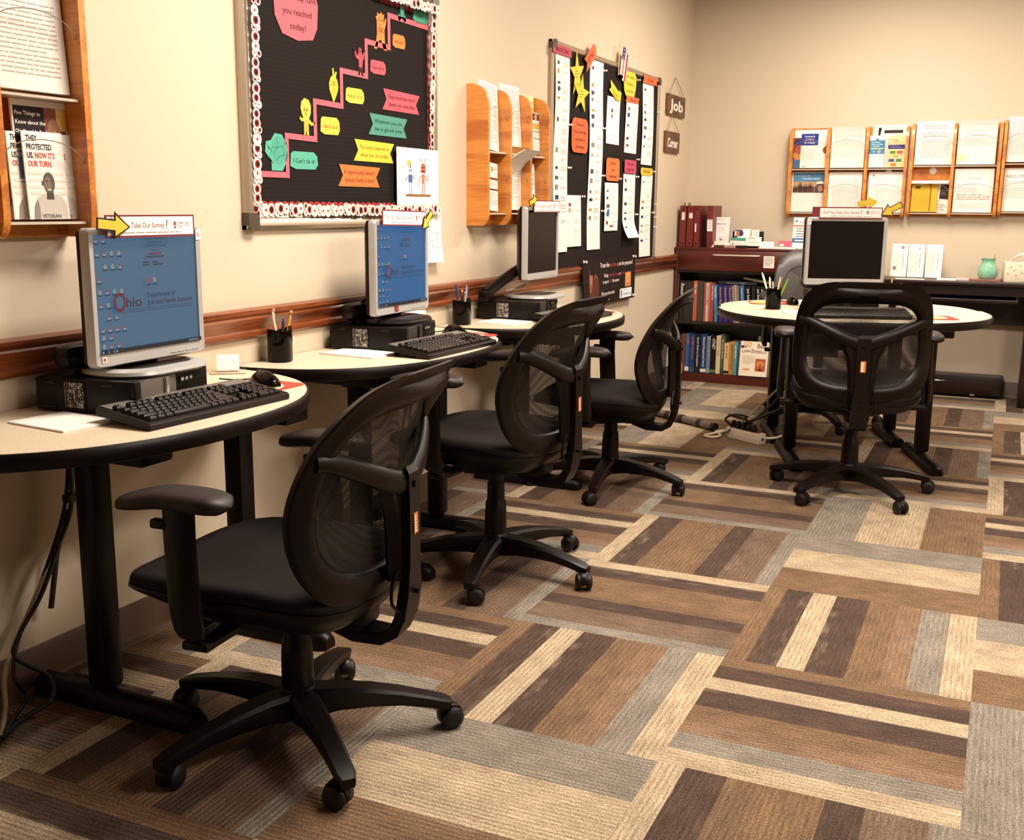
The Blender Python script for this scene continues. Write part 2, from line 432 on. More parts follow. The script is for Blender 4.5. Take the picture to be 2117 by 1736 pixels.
struct('wall_left', MB().box((XW-.06, 2.25, ZC/2), (.12, 10.74, ZC)), PAINT)
struct('wall_back', MB().box((.54, YB+.06, ZC/2), (5.54, .12, ZC)), PAINT)
struct('wall_right', MB().box((3.26, 2.25, ZC/2), (.12, 10.74, ZC)), PAINT)
struct('ceiling', MB().box((.54, 2.25, ZC+.05), (5.54, 10.74, .1)), CEIL)
def cove(name, a, b, nrm):
    # vinyl cove base: flat top, flared toe
    prof = [(0, 0), (.028, 0), (.012, .008), (.006, .022), (.004, .1), (.001, .105), (0, .105)]
    a = Vector(a); b = Vector(b); nrm = Vector(nrm)
    mb = MB(); rings = [[p+nrm*d+Vector((0, 0, z)) for d, z in prof] for p in (a, b)]
    mb.loft(rings); return struct(name, mb, COVE)
cove('baseboard_left', (XW, -2.9, 0), (XW, YB, 0), (1, 0, 0))
cove('baseboard_back', (XW+.03, YB, 0), (3.2, YB, 0), (0, -1, 0))
def chair_rail():
    prof = [(0, .776), (.010, .776), (.018, .784), (.018, .796), (.011, .802), (.014, .812), (.024, .826), (.028, .838), (.022, .846), (.030, .853), (.030, .864), (.020, .870), (0, .870)]
    mb = MB(); mb.loft([[Vector((XW+d, y, z)) for d, z in prof] for y in (-2.9, YB)])
    struct('trim_1', mb, RAIL)
chair_rail()

# ------------------------------------------------------------------ wall brochure racks
def side_profile(h, d, top=.09, bot=.05):
    # (depth from wall, height) outline of an oak divider with eased top and bottom
    pts = [(0, 0), (d*.72, 0)]
    for i in range(1, 6): t = i/5; pts.append((d*(.72+.28*math.sin(t*PI/2)), bot*(1-math.cos(t*PI/2))))
    pts.append((d, h-top))
    for i in range(1, 7): t = i/6; pts.append((d*(1-.62*(1-math.cos(t*PI/2))), h-top+top*math.sin(t*PI/2)*.95))
    pts += [(d*.3, h), (0, h)]
    return pts
def rack(name, label, FM, cols, zs, H, d, group, arcs=True, backh=None):
    # cols: u position of each divider centre; zs: height of each shelf; FM: wall frame at lower left
    t = thing(name, label, 'brochure rack', group=group); t.matrix_world = FM
    Wd = cols[-1]-cols[0]
    MB().box((Wd/2+cols[0], (backh or H)/2, .006), (Wd, (backh or H)-.004, .012)).build('back_panel', OAKH, t)
    prof = side_profile(H, d)
    for u in cols:
        mb = MB(); mb.prism([(b, a) for a, b in prof], -.0095, .0095, M=Matrix(((0, 0, 1, u), (1, 0, 0, 0), (0, 1, 0, 0), (0, 0, 0, 1))))
        mb.build('divider', OAK, t)
    for a, b in zip(cols, cols[1:]):
        w_ = b-a-.022
        for z in zs:
            MB().box(((a+b)/2, z-.006, d*.45), (w_, .006, d*.8)).build('shelf', ACE, t)
            # clear front lip with an arched top
            pts = [(a+.012, z-.004), (b-.012, z-.004), (b-.012, z+.13)]
            pts += [((a+b)/2+math.cos(q)*w_/2, z+.13+.05*math.sin(q)) for q in [PI*i/12 for i in range(1, 12)]] + [(a+.012, z+.13)]
            f = MB(); f.prism(pts, d*.86, d*.86+.003); f.build('pocket_front', ACR, t)
            e = MB(); e.tube([((a+b)/2+math.cos(q)*w_/2, z+.13+.05*math.sin(q), d*.86+.0015) for q in [PI*i/12 for i in range(13)]], .0013, n=5, smooth=False); e.build('pocket_rim', mat('acrylic_rim', '#8d8278', .3), t)
    MB().box((cols[0]+Wd/2, .024, .016), (Wd-.02, .045, .02)).build('bottom_rail', OAKH, t)
    return t
rack('brochure_rack', 'tall honey oak brochure rack on the left wall above the nearest monitor', FL(1.42, 1.10), [0, .285, .535], [.04, .32, .60], .87, .105, None)
rack('brochure_rack', 'small six pocket oak brochure rack between calendar and job listings board', FL(4.10, 1.10), [0.012, .232, .447, .655], [.055, .31], .575, .10, None)
rack('brochure_rack', 'oak brochure rack on back wall, left unit of three columns above the bookcase', FB(-1.40, 1.13), [0, .238, .482, .724], [.03, .312], .575, .085, 'oak racks joined along the back wall')
rack('brochure_rack', 'oak brochure rack on back wall, middle unit holding the yellow booklets', FB(-.642, 1.14), [0, .246, .51], [.025, .318], .575, .085, 'oak racks joined along the back wall')
rack('brochure_rack', 'oak brochure rack on back wall, right unit cut by the photo edge', FB(-.108, 1.15), [0, .25, .50], [.025, .318], .575, .085, 'oak racks joined along the back wall')

# ---- papers and leaflets standing in the racks
def sheet(name, label, cat, M, w_, h, draw=None, th=.0015, col='#f0ede7', group=None, bend=None, nu=8, nv=12, outline=None):
    c = Cv(w_, h, col, th, bend=bend, nu=nu, nv=nv, outline=outline)
    if draw: draw(c)
    return tag(c.build(name, M), label, cat, group)
def para(seed, n=22, top=.93, x=.1, wd=.8, dy=None, col='#b3aca4', title=None):
    def f(c):
        y = c.H*top
        if title: c.text(title, c.W/2, y-.004, c.H*.03, '#3b3532', 'c'); y -= c.H*.06
        d = dy or c.H*.036
        c.lines(c.W*x, y, c.W*wd, n, d, d*.32, col, seed)
    return f
ga = 'papers in the near oak rack'
sheet('paper_stack', 'stack of printed forms in the upper pocket of the near oak rack', 'paper', FL(1.735, 1.427, .055, .06), .205, .285, para(1, 24, .95), th=.012, group=ga)
def five(c):
    c.rect(.004, .075, c.W-.008, .095, '#2a1d22').rect(.09, .10, .06, .07, '#7a4a35').rect(.125, .12, .03, .05, '#d7a33a').rect(.004, .0, c.W-.008, .072, '#2c5f9e').ell(.115, .118, .018, .028, '#a56a4a')
    c.text('Five Things to', .008, .150, .009, '#f0ece4').text('Know about the', .008, .130, .009, '#f0ece4').text('OhioMeansJobs-Readiness Seal', .006, .110, .0085, '#f0ece4', wd=.125)
    c.text('OhioMeansJobs-Readiness Seal:', .004, .058, .008, '#e6eef5', wd=.14).ell(.098, .02, .014, .018, '#e6eef5').ell(.125, .02, .014, .018, '#e6eef5')
sheet('leaflet', 'leaflet headed five things to know about the readiness seal, behind the veteran leaflets', 'leaflet', FL(1.79, 1.225, .045, .05), .155, .185, five, th=.006, group=ga)
def they(c):
    W_, H_ = c.W, c.H
    c.text('THEY', .010, .176, .0125, '#26211f', sx=.72, b=.03).text('PROTECTED', .010, .157, .0125, '#26211f', sx=.72, b=.03).text('US.', .010, .138, .0125, '#26211f', sx=.72, b=.03)
    c.text("NOW IT'S", .032, .138, .0125, '#e0483f', sx=.72, b=.03).text('OUR TURN.', .010, .119, .0125, '#e0483f', sx=.72, b=.03)
    for k, y in enumerate((.10, .085, .07, .056)): c.rect(.006+.004*(k % 2), y, W_-.014, .006, '#e6e0d6')
    # head and shoulders of a man in a pale shirt
    c.poly([(.012, .0), (.016, .03), (.028, .05), (.048, .058), (.078, .058), (.098, .05), (.108, .03), (.110, 0)], '#c9c4bc')
    c.poly([(.012, 0), (.016, .03), (.026, .046), (.030, .03), (.030, 0)], '#8d8781').poly([(.052, .045), (.074, .045), (.072, .07), (.054, .07)], '#4b4440')
    c.ell(.063, .083, .0165, .024, '#5b534e').ell(.060, .080, .011, .017, '#7b716a').ell(.0455, .082, .003, .006, '#5b534e')
    c.rect(.053, .086, .007, .0025, '#2b2624').rect(.066, .086, .007, .0025, '#2b2624').poly([(.062, .083), (.066, .074), (.060, .074)], '#8f857c').ell(.063, .0675, .0055, .002, '#d9d0c6')
    c.text('VETERAN', .034, .003, .009, '#6a645f')
sheet('leaflet', 'veteran leaflet partly hidden at the left of the fan in the near oak rack', 'leaflet', FL(1.768, 1.142, .052, .05), .115, .195, they, th=.003, col='#f3f0ec', group=ga)
sheet('leaflet', 'veteran leaflet at the right, just behind the front one in the near oak rack', 'leaflet', FL(1.838, 1.142, .058, .05), .115, .195, they, th=.003, col='#f3f0ec', group=ga)
sheet('leaflet', 'veteran leaflet in front of the fan reading they protected us', 'leaflet', FL(1.800, 1.142, .064, .05), .115, .197, they, th=.003, col='#f5f2ee', group=ga)
sheet('leaflet', 'grey leaflet tucked at the far left of the lower pocket in the near oak rack', 'leaflet', FL(1.745, 1.142, .038, .05), .10, .185, lambda c: c.rect(0, .09, .1, .02, '#c9b53a').rect(0, .03, .1, .05, '#6d737b').lines(.01, .17, .08, 8, .009, .003), th=.003, col='#b9bcc2', group=ga)

gb = 'papers in the small oak rack'
DB = .05
sheet('paper_stack', 'printed forms leaning right in the top left pocket of the small rack', 'paper', FL(4.125, 1.425, DB, .08, -.09), .17, .275, para(2, 24, .95), th=.008, group=gb)
sheet('paper_stack', 'upright white forms in the top middle pocket of the small rack', 'paper', FL(4.342, 1.425, DB, .07), .19, .275, para(3, 20, .93), th=.010, group=gb)
def yellowtop(c): c.text('PROGRAM', .10, .222, .009, '#7a6a4e').lines(.085, .205, .08, 2, .010, .003, '#8d7a55').rect(.02, .205, .035, .03, '#5b3a28')
sheet('leaflet', 'pale yellow flyer at the back of the top right pocket of the small rack', 'leaflet', FL(4.555, 1.425, .035, .05), .175, .255, yellowtop, th=.003, col='#efdca3', group=gb)
def slim(c):
    c.rect(0, .145, c.W, .03, '#3b2a22').ell(c.W*.5, .158, .013, .016, '#d8976f').rect(.004, .105, c.W-.008, .026, '#e3b72c').rect(0, .092, c.W, .004, '#8d5a44').rect(0, .060, c.W, .004, '#8d5a44')
    c.lines(.006, .085, c.W-.014, 4, .006, .002).lines(.006, .05, c.W-.014, 6, .007, .002)
sheet('leaflet', 'slim leaflet with yellow box, left of the pair in the top right pocket', 'leaflet', FL(4.568, 1.425, .052, .05), .07, .178, slim, th=.003, group=gb)
sheet('leaflet', 'slim leaflet with yellow box in a clear sleeve, right of the pair', 'leaflet', FL(4.655, 1.425, .060, .05), .075, .178, slim, th=.003, group=gb)
def jobs(c):
    c.rect(.01, .160, .05, .012, '#4b4646').text('Jobs', .012, .135, .016, '#d8413a', sx=.8).lines(.008, .118, .06, 2, .008, .003, '#5c8ab0').ell(.045, .055, .022, .030, '#7a2f2a')
    for k in range(9): a = 2*PI*k/9; c.line([(.045+.02*math.cos(a), .055+.028*math.sin(a)), (.045+.03*math.cos(a), .055+.04*math.sin(a))], .002, '#51201c')
sheet('leaflet', 'jobs leaflet with a dark red beetle shape in the lower left pocket', 'leaflet', FL(4.125, 1.165, DB, .05), .082, .205, jobs, th=.003, group=gb)
sheet('leaflet', 'white leaflet with maroon bands leaning in the lower left pocket', 'leaflet', FL(4.185, 1.165, .06, .05, -.06), .095, .20, lambda c: c.rect(.03, .165, .02, .02, '#b7a532').rect(0, .13, c.W, .008, '#6a2a26').rect(0, .085, c.W, .007, '#6a2a26').line([(.06, .17), (.068, .195)], .003, '#c23a34').lines(.008, .12, .07, 3, .008, .003).lines(.008, .075, .08, 7, .008, .0025), th=.003, group=gb)
bnd = lambda x, y: .10*max(0, (y-.16)/.09)**2
sheet('paper_stack', 'stack of forms drooping forward over the middle pocket of the small rack', 'paper', FL(4.345, 1.165, .05, .02), .19, .255, para(5, 16, .72), th=.008, group=gb, bend=bnd, nv=16)
sheet('leaflet', 'orange folder edge curling above the drooping forms in the small rack', 'leaflet', FL(4.345, 1.165, .036, .02), .19, .27, None, th=.004, col='#e9a341', group=gb, bend=lambda x, y: .06*max(0, (y-.19)/.08)**2, nv=16)
sheet('leaflet', 'leaflet titled in red with a building picture in the lower right pocket', 'leaflet', FL(4.60, 1.165, .05, .05), .11, .21, lambda c: c.text('2018-2019', .055, .155, .011, '#b6584d', 'c', wd=.08).text('Dislocated', .055, .135, .011, '#b6584d', 'c', wd=.08).text('Occupational', .055, .115, .011, '#b6584d', 'c', wd=.09).text('Projections', .055, .095, .011, '#b6584d', 'c', wd=.08).rect(.02, .01, .07, .035, '#8a5148').poly([(.02, .045), (.055, .07), (.09, .045)], '#a5675b'), th=.003, group=gb)

gc = 'papers in the back wall racks'
DC = .04
def busq(c):
    c.rect(.0, .0, .052, .195, '#7b3b2f').rect(0, 0, .052, .065, '#3a69a5').ell(.028, .08, .03, .028, '#d98a2f').ell(.03, .16, .03, .025, '#27376f').ell(.035, .12, .03, .03, '#b54a3c')
    c.rect(.045, .0, .11, .19, '#f3efe6').rect(.045, .145, .11, .075, '#2c3f8f')
    c.text('busqueda', .100, .198, .012, '#e8e6ee', 'c').text('RAPIDA', .100, .178, .012, '#d9b3a0', 'c').text('de trabajo', .100, .158, .012, '#e8e6ee', 'c').lines(.055, .12, .09, 10, .009, .0025).rect(.055, .006, .03, .004, '#6d665f').ell(.215, .115, .028, .026, '#9d5136')
sheet('booklet', 'booklet titled busqueda rapida de trabajo in top left pocket on back wall', 'booklet', FB(-1.388, 1.447, DC, .05), .212, .245, busq, th=.008, group=gc)
def labor(c):
    c.rect(.006, .125, c.W-.006, .13, '#4a8ab8').rect(.006, .125, c.W-.006, .072, '#c9955f').rect(.006, .125, .14, .04, '#5b4036')
    for x, h in ((.02, .03), (.055, .05), (.09, .04), (.12, .045)): c.ell(x, .13+h*.6, .014, h*.5, '#3a2a26').ell(x, .13+h*1.05, .007, .009, '#7a5a48')
    c.poly([(.15, .125), (.15, .16), (.17, .185), (.20, .185), (c.W, .16), (c.W, .125)], '#39434d').ell(.186, .152, .017, .022, '#b07a5c').ell(.184, .182, .028, .018, '#dcd9cf', a0=0, a1=PI)
    c.text('Your Labor Support', .066, .212, .011, '#eef3f7', wd=.115).lines(.02, .232, .12, 1, .01, .003, '#bcd4e4')
sheet('booklet', 'folder with blue band and a person in a white hard hat, lower left pocket', 'booklet', FB(-1.388, 1.162, DC, .05), .212, .258, labor, th=.005, group=gc, col='#e9e6df')
sheet('paper_stack', 'stack of sheets with its top corner curling over, second top pocket on back wall', 'paper', FB(-1.148, 1.447, DC, .04), .212, .255, para(7, 16, .8, col='#d5cfc7'), th=.008, group=gc, bend=lambda x, y: .09*max(0, (y/.255-.45-.5*(1-x/.212)*.2))**2*1.6, nu=10, nv=14)
sheet('paper_stack', 'white sheets printed with vertical columns of text, second lower pocket', 'paper', FB(-1.150, 1.162, DC, .04), .212, .258, lambda c: [c.rect(.03+.0085*i, .01, .0022, .20+.02*((i*7) % 5)/5, '#b5aca4') for i in range(20)], th=.008, group=gc)
def bluebro(c): c.rect(0, .085, c.W, .085, '#3593c4').poly([(.03, .17), (.045, .185), (.06, .17)], '#3593c4').rect(.006, .115, c.W-.012, .007, '#e8dfa0').lines(.01, .155, c.W-.02, 3, .012, .005, '#cfe4ee').ell(.06, .10, .011, .010, '#dba7a0').rect(.018, .093, .02, .014, '#74b5d8')
sheet('leaflet', 'slim leaflet with a bright blue top in the third top pocket on back wall', 'leaflet', FB(-.905, 1.447, .055, .04), .092, .20, bluebro, th=.003, group=gc)
def peach(c):
    c.rect(0, .115, c.W, .026, '#3a3478').lines(.012, .131, c.W-.024, 2, .008, .003, '#8d88b8').text('Jobs', .03, .165, .012, '#9a5a3c', sx=.9)
    for x, y, q in ((.012, .085, '#5f8a45'), (.055, .085, '#d0573f'), (.03, .06, '#efb866'), (.008, .035, '#4f4f95'), (.052, .035, '#4f8a5e'), (.022, .008, '#e57a3a')): c.rect(x, y, .034, .018, q)
sheet('leaflet', 'peach leaflet with coloured blocks and a purple band, third top pocket', 'leaflet', FB(-.790, 1.447, .058, .04), .102, .20, peach, th=.003, group=gc, col='#f2cf9c')
sheet('leaflet', 'grey flyer with a black banner at the back of the third top pocket', 'leaflet', FB(-.895, 1.447, .03, .04), .215, .268, lambda c: c.rect(.07, .215, .115, .02, '#3a322f').poly([(.035, .19), (.035, .25), (.055, .25), (.045, .19)], '#2a2524').lines(.08, .25, .11, 1, .01, .003), th=.003, group=gc, col='#e2ded6')
sheet('paper_stack', 'white letters with a round tab on top, third lower pocket on back wall', 'paper', FB(-.898, 1.162, DC, .04), .216, .258, lambda c: c.ell(.03, .235, .006, .005, '#9a6f6a').lines(.04, .215, .16, 17, .0115, .0028, '#cdc6be', 9), th=.008, group=gc, outline=[(0, 0), (.216, 0), (.216, .258)]+[(.12+.02*math.cos(PI*i/8), .258+.016*math.sin(PI*i/8)) for i in range(9)]+[(0, .258)])
sheet('paper_stack', 'resume handouts in the first top pocket of the middle rack', 'paper', FB(-.628, 1.462, DC, .04), .222, .268, lambda c: c.lines(.05, .24, .13, 3, .010, .004, '#a8a19a', 1).lines(.03, .195, .17, 3, .011, .004, '#a8a19a', 2).lines(.035, .145, .17, 9, .012, .0035, '#bdb6ae', 3), th=.008, group=gc)
sheet('paper_stack', 'handouts with a drooping shaded top sheet and sticky note, right of the resume handouts', 'paper', FB(-.380, 1.462, DC, .03), .225, .27, lambda c: c.lines(.04, .20, .15, 9, .011, .0035, '#c1b9b1', 4).rect(.008, .02, .05, .04, '#efe9b8').lines(.10, .24, .09, 2, .009, .003, '#aaa29a'), th=.008, group=gc, bend=lambda x, y: .05*max(0, y/.27-.62)**2*5)
def yellowb(c):
    c.rect(.02, .145, .032, .022, '#6b5b2a')
    for i in range(16): c.rect(.012+.007*i, .012, .0012, .09+.04*((i*5) % 4)/4, '#c48f12')
    c.rect(.11, .004, .007, .172, '#a86f10')
sheet('booklet', 'yellow booklets in the lower pocket of the middle rack', 'booklet', FB(-.628, 1.168, DC, .05), .155, .182, yellowb, th=.015, group=gc, col='#f2bf22')
sheet('leaflet', 'white leaflet with black photo panel leaning beside the yellow booklets', 'leaflet', FB(-.490, 1.168, .034, .05, -.08), .085, .185, lambda c: c.rect(.02, .085, .055, .09, '#3a3130').lines(.026, .15, .04, 4, .012, .004, '#8d8580').text('G7', .012, .066, .012, '#6f6862').lines(.01, .05, .06, 5, .010, .004, '#8a837c'), th=.004, group=gc)
sheet('leaflet', 'folded white sheets drooping over the yellow booklets', 'leaflet', FB(-.632, 1.345, .075, 1.35), .222, .05, None, th=.010, group=gc)
sheet('sticker', 'round white sticker on the oak back above the yellow booklets', 'sticker', FB(-.533, 1.405, .0125), .042, .042, None, th=.001, group=None, outline=[(.021+.021*math.cos(2*PI*i/20), .021+.021*math.sin(2*PI*i/20)) for i in range(20)])
sheet('paper_stack', 'map handouts with a curling front sheet, lower right pocket of the middle rack', 'paper', FB(-.380, 1.168, DC, .04), .228, .268, lambda c: c.text('JOB SERVICE BANKS', .12, .205, .007, '#6d665f', 'c').lines(.02, .17, .11, 5, .010, .003, '#b0a8a0', 5).lines(.02, .11, .19, 1, .01, .0035, '#8f8880', 6).lines(.02, .098, .19, 3, .010, .006, '#b5aea6', 7).lines(.04, .05, .15, 3, .011, .003, '#c1b9b1', 8), th=.006, group=gc, bend=lambda x, y: .03*max(0, y/.268-.6)**2*4)
sheet('paper_stack', 'upper stack of forms in the right rack at the photo edge', 'paper', FB(-.095, 1.475, DC, .04), .225, .27, lambda c: c.lines(.02, .25, .19, 19, .0115, .004, '#bfb7af', 11), th=.01, group=gc)
sheet('paper_stack', 'flyer with a widely spaced capital heading in the right rack at the photo edge', 'paper', FB(-.095, 1.177, DC, .04), .225, .262, lambda c: c.text('RESOLUTE', .015, .205, .017, '#6b625b', sx=.85).lines(.015, .18, .19, 8, .014, .004, '#c6bfb6', 12), th=.006, group=gc)
# ------------------------------------------------------------------ bulletin boards
def fabric(name, c, k):
    m = bpy.data.materials.new(name); m.use_nodes = True; nt = m.node_tree; L = nt.links.new; b = nt.nodes['Principled BSDF']
    b.inputs['Base Color'].default_value = lin(c); b.inputs['Roughness'].default_value = .85; b.inputs['Specular IOR Level'].default_value = .2
    tc = nt.nodes.new('ShaderNodeTexCoord'); vo = nt.nodes.new('ShaderNodeTexVoronoi'); vo.inputs['Scale'].default_value = k; vo.inputs['Randomness'].default_value = .1
    L(tc.outputs['Object'], vo.inputs['Vector']); bp = nt.nodes.new('ShaderNodeBump'); bp.inputs['Strength'].default_value = .45; bp.inputs['Distance'].default_value = .003
    L(vo.outputs['Distance'], bp.inputs['Height']); L(bp.outputs[0], b.inputs['Normal']); return m
BF = fabric('dimpled_black_board_fabric', '#191210', 75)
BF2 = fabric('ribbed_black_board_fabric', '#1d1613', 190)
def board(name, label, y0, y1, z0, z1, fw, m, cap):
    t = thing(name, label, 'bulletin board'); t.matrix_world = FL(y0, z0)
    W_, H_ = y1-y0, z1-z0
    MB().box((W_/2, H_/2, .008), (W_-fw, H_-fw, .014)).build('pin_surface', m, t)
    prof = lambda q: [(0, 0), (fw, 0), (fw, .014), (fw*.8, .022), (fw*.3, .025), (0, .016)]
    for i, (a, b, ins) in enumerate((((0, 0), (W_, 0), (0, 1)), ((0, H_), (W_, H_), (0, -1)), ((0, 0), (0, H_), (1, 0)), ((W_, 0), (W_, H_), (-1, 0)))):
        mb = MB(); rings = []
        for p in (a, b): rings.append([(p[0]+ins[0]*d, p[1]+ins[1]*d, n) for d, n in prof(0)])
        mb.loft(rings); mb.build('frame_rail', ALU, t)
    for (a, b) in ((0, 0), (W_, 0), (0, H_), (W_, H_)):
        sx = 1 if a == 0 else -1; sy = 1 if b == 0 else -1; k = cap
        mb = MB(); o = [(-.002, k), (-.002, .015), (.004, .004), (.015, -.002), (k, -.002), (k, k*.75), (k*.75, k)]
        mb.prism([(a+sx*x, b+sy*y) for x, y in o], 0, .028); mb.build('corner_cap', mat('grey_corner_cap', '#4a4038', .4), t)
    return t
b1 = board('bulletin_board', 'large black fabric bulletin board with patterned border and pink staircase', 2.632, 3.82, 1.105, 1.965, .038, BF, .05)
board('bulletin_board', 'black bulletin board covered with long white job listing strips near the corner', 4.965, 6.70, .832, 1.968, .03, BF2, .04)
# patterned paper border, scalloped along its inner edge
def border_strip(Ln, wd, seed):
    rg = random.Random(seed); n = max(3, int(Ln/.034)); st = Ln/n
    sc_ = [(0, 0), (Ln, 0)]
    for i in range(n, 0, -1):
        for k in range(5): sc_.append((i*st-st*k/5, wd-.006+.006*math.sin(PI*k/5)))
    sc_.append((0, wd-.006))
    c = Cv(Ln, wd, '#b3221e', .0012, outline=sc_)
    c.poly([(x, max(0, y-.012)) if y > 0 else (x, y) for x, y in sc_], '#efe9df')
    x = .010; k = 0
    while x < Ln-.010:
        big = k % 3 != 1; k += 1
        for q in range(1 if big else 2):
            r = rg.uniform(.0165, .021) if big else rg.uniform(.009, .012)
            y = rg.uniform(r, max(r+.001, wd-.022)) if big else (.012+.020*q+rg.uniform(0, .003)); dark = rg.random() < (.68 if big else .3)
            rr = r; c.ell(x, y, rr+.0012, rr+.0012, '#54443d', 18)
            lim = r*.62 if dark else r*.25
            while rr > lim:
                c.ell(x, y, rr, rr, '#f4eee4', 18); rr -= .0024
                c.ell(x, y, rr, rr, '#6a5850' if not dark else '#8a3a32', 18); rr -= .0009
            c.ell(x, y, lim, lim, '#b3221e', 16)
            if dark: c.ell(x, y, lim*.68, lim*.68, '#2a1512', 12)
        x += .027 if big else .019
    return c
D1 = .0165
BW = 1.188; BH = .86
for nm, M_, Ln, wd in (('left', Matrix.Translation((.036, .038, .0155)) @ Matrix.Rotation(PI/2, 4, 'Z') @ Matrix.Scale(-1, 4, (0, 1, 0)), BH-.076, .042),
                   ('bottom', Matrix.Translation((.036, .036, .0157)), BW-.072, .05),
                   ('right', Matrix.Translation((BW-.036, .036, .0159)) @ Matrix.Rotation(PI/2, 4, 'Z'), BH-.072, .042),
                   ('top', Matrix.Translation((.036, BH-.036, .0161)) @ Matrix.Scale(-1, 4, (0, 1, 0)), BW-.072, .05)):
    o = border_strip(Ln, wd, hash(nm) % 7 if False else len(nm)).build('border_strip', M_, b1)
    o['label'] = 'white paper border with red and black rings'
def cut(name, label, cat, y, z, pts, col, draw=None, d=D1, group=None, roll=0., th=.0012):
    ys = [p[0] for p in pts]; zs = [p[1] for p in pts]
    c = Cv(max(ys), max(zs), col, th, outline=pts)
    if draw: draw(c)
    return tag(c.build(name, FL(y, z, d, 0, roll)), label, cat, group)
def blob(w_, h, r=.35, wob=0.): return rrect(w_, h, min(w_, h)*r, 5)
INK = '#3a1f22'
TB = lambda w_, h: [(0, h*.15), (w_*.03, h*.85), (w_*.12, h), (w_*.85, h*1.02), (w_*.98, h*.8), (w_, h*.3), (w_*.9, h*.03), (w_*.2, 0)]
cut('sign', 'large red bubble asking which step have you reached today, top left of the staircase board', 'sign', 2.797, 1.683,
    [(.005, .06), (.0, .12), (.012, .155), (.1, .165), (.215, .16), (.232, .12), (.225, .05), (.2, .012), (.12, .0), (.04, .012)], '#e05560',
    lambda c: c.text('Which Step have', .117, .120, .020, INK, 'c', wd=.205, rot=.02).text('you reached', .120, .075, .019, INK, 'c', wd=.15, rot=.02).text('today?', .123, .032, .019, INK, 'c', wd=.085, rot=.02))
st = [(2.712, 1.262), (2.852, 1.262), (2.852, 1.382), (3.007, 1.380), (3.007, 1.499), (3.164, 1.497), (3.164, 1.612), (3.321, 1.610), (3.321, 1.726), (3.474, 1.724), (3.474, 1.834), (3.765, 1.832)]
up = [(y, z) for y, z in st]; wd = .018
outl = [(st[0][0], st[0][1])]+st[1:]
off = []
for i, (y, z) in enumerate(st):
    dy = -wd if 0 < i < len(st)-1 else 0
    off.append((y+dy, z+wd))
poly = [(y-2.712, z-1.262) for y, z in st]+[(y-2.712, z-1.262) for y, z in off[::-1]]
cut('paper_staircase', 'pink paper strip folded as stairs climbing across the black board', 'decoration', 2.712, 1.262, poly, '#dd5a68')
# generic cut-out figures standing on the steps
def turtle(c):
    c.ell(.070, .062, .040, .044, '#4f9d86')
    for p in ([(.04, .05), (.06, .07), (.06, .1)], [(.06, .07), (.09, .075), (.1, .09)], [(.09, .075), (.095, .04)], [(.035, .07), (.06, .07)], [(.05, .03), (.075, .045), (.1, .05)]): c.line(p, .0016, '#24574a')
    c.line([(.012, .075), (.03, .06), (.02, .04), (.04, .02)], .0016, '#24574a').ell(.018, .066, .003, .003, '#24574a')
cut('paper_cutout', 'green paper turtle cutout on the lowest step', 'cutout', 2.732, 1.283, [(.03, 0), (.085, .0), (.1, .02), (.112, .05), (.108, .085), (.085, .11), (.05, .112), (.03, .09), (.005, .085), (.0, .055), (.015, .04), (.03, .03)], '#5aaa92', turtle)
def man(c):
    c.ell(.052, .08, .004, .005, '#6d5a1c').ell(.066, .08, .004, .005, '#6d5a1c').ell(.06, .068, .003, .005, '#6d5a1c').line([(.045, .092), (.055, .09)], .0015, '#6d5a1c').line([(.06, .05), (.06, .02)], .0022, '#8d7518').line([(.05, .05), (.05, .0)], .001, '#8d7518').line([(.07, .05), (.07, 0)], .001, '#8d7518')
cut('paper_cutout', 'yellow paper man cutout with a big oval head pointing, on the second step', 'cutout', 2.888, 1.397, [(.048, 0), (.056, 0), (.06, .028), (.064, 0), (.074, 0), (.073, .04), (.09, .032), (.108, .04), (.108, .047), (.092, .042), (.076, .054), (.086, .07), (.088, .095), (.076, .112), (.055, .116), (.038, .105), (.032, .085), (.038, .066), (.046, .056), (.036, .052), (.03, .06), (.026, .05), (.036, .043), (.048, .045)], '#ecd23c', man)
cut('paper_cutout', 'yellow paper lantern shaped cutout on the third step', 'cutout', 3.072, 1.512, [(.034, 0), (.048, .02), (.06, .04), (.064, .055), (.058, .075), (.05, .083), (.056, .1), (.05, .102), (.042, .087), (.04, .1), (.036, .112), (.03, .108), (.032, .088), (.02, .08), (.01, .06), (.012, .04), (.024, .02)], '#ecc928', lambda c: c.line([(.012, .057), (.062, .057)], .002, '#7d6512').line([(.018, .068), (.056, .068)], .0015, '#7d6512').ell(.037, .04, .010, .012, '#dcb416').rect(.03, .062, .014, .003, '#7d6512'))
cut('paper_cutout', 'small red paper figure lifting black weights on the fourth step', 'cutout', 3.228, 1.615, [(.03, 0), (.042, .003), (.046, .03), (.05, .003), (.064, 0), (.058, .03), (.06, .05), (.068, .06), (.074, .082), (.068, .084), (.06, .066), (.057, .075), (.054, .09), (.042, .094), (.034, .085), (.034, .074), (.026, .064), (.014, .084), (.008, .08), (.018, .058), (.036, .052), (.036, .03)], '#c8414d', lambda c: c.poly([(.03, 0), (.042, .003), (.046, .028), (.036, .03)], '#221614').poly([(.05, .003), (.064, 0), (.057, .03), (.048, .03)], '#221614').ell(.01, .084, .008, .006, '#221614').ell(.07, .086, .008, .006, '#221614').ell(.044, .081, .009, .010, '#a43340').ell(.041, .083, .0015, .002, '#221614').ell(.048, .083, .0015, .002, '#221614'))
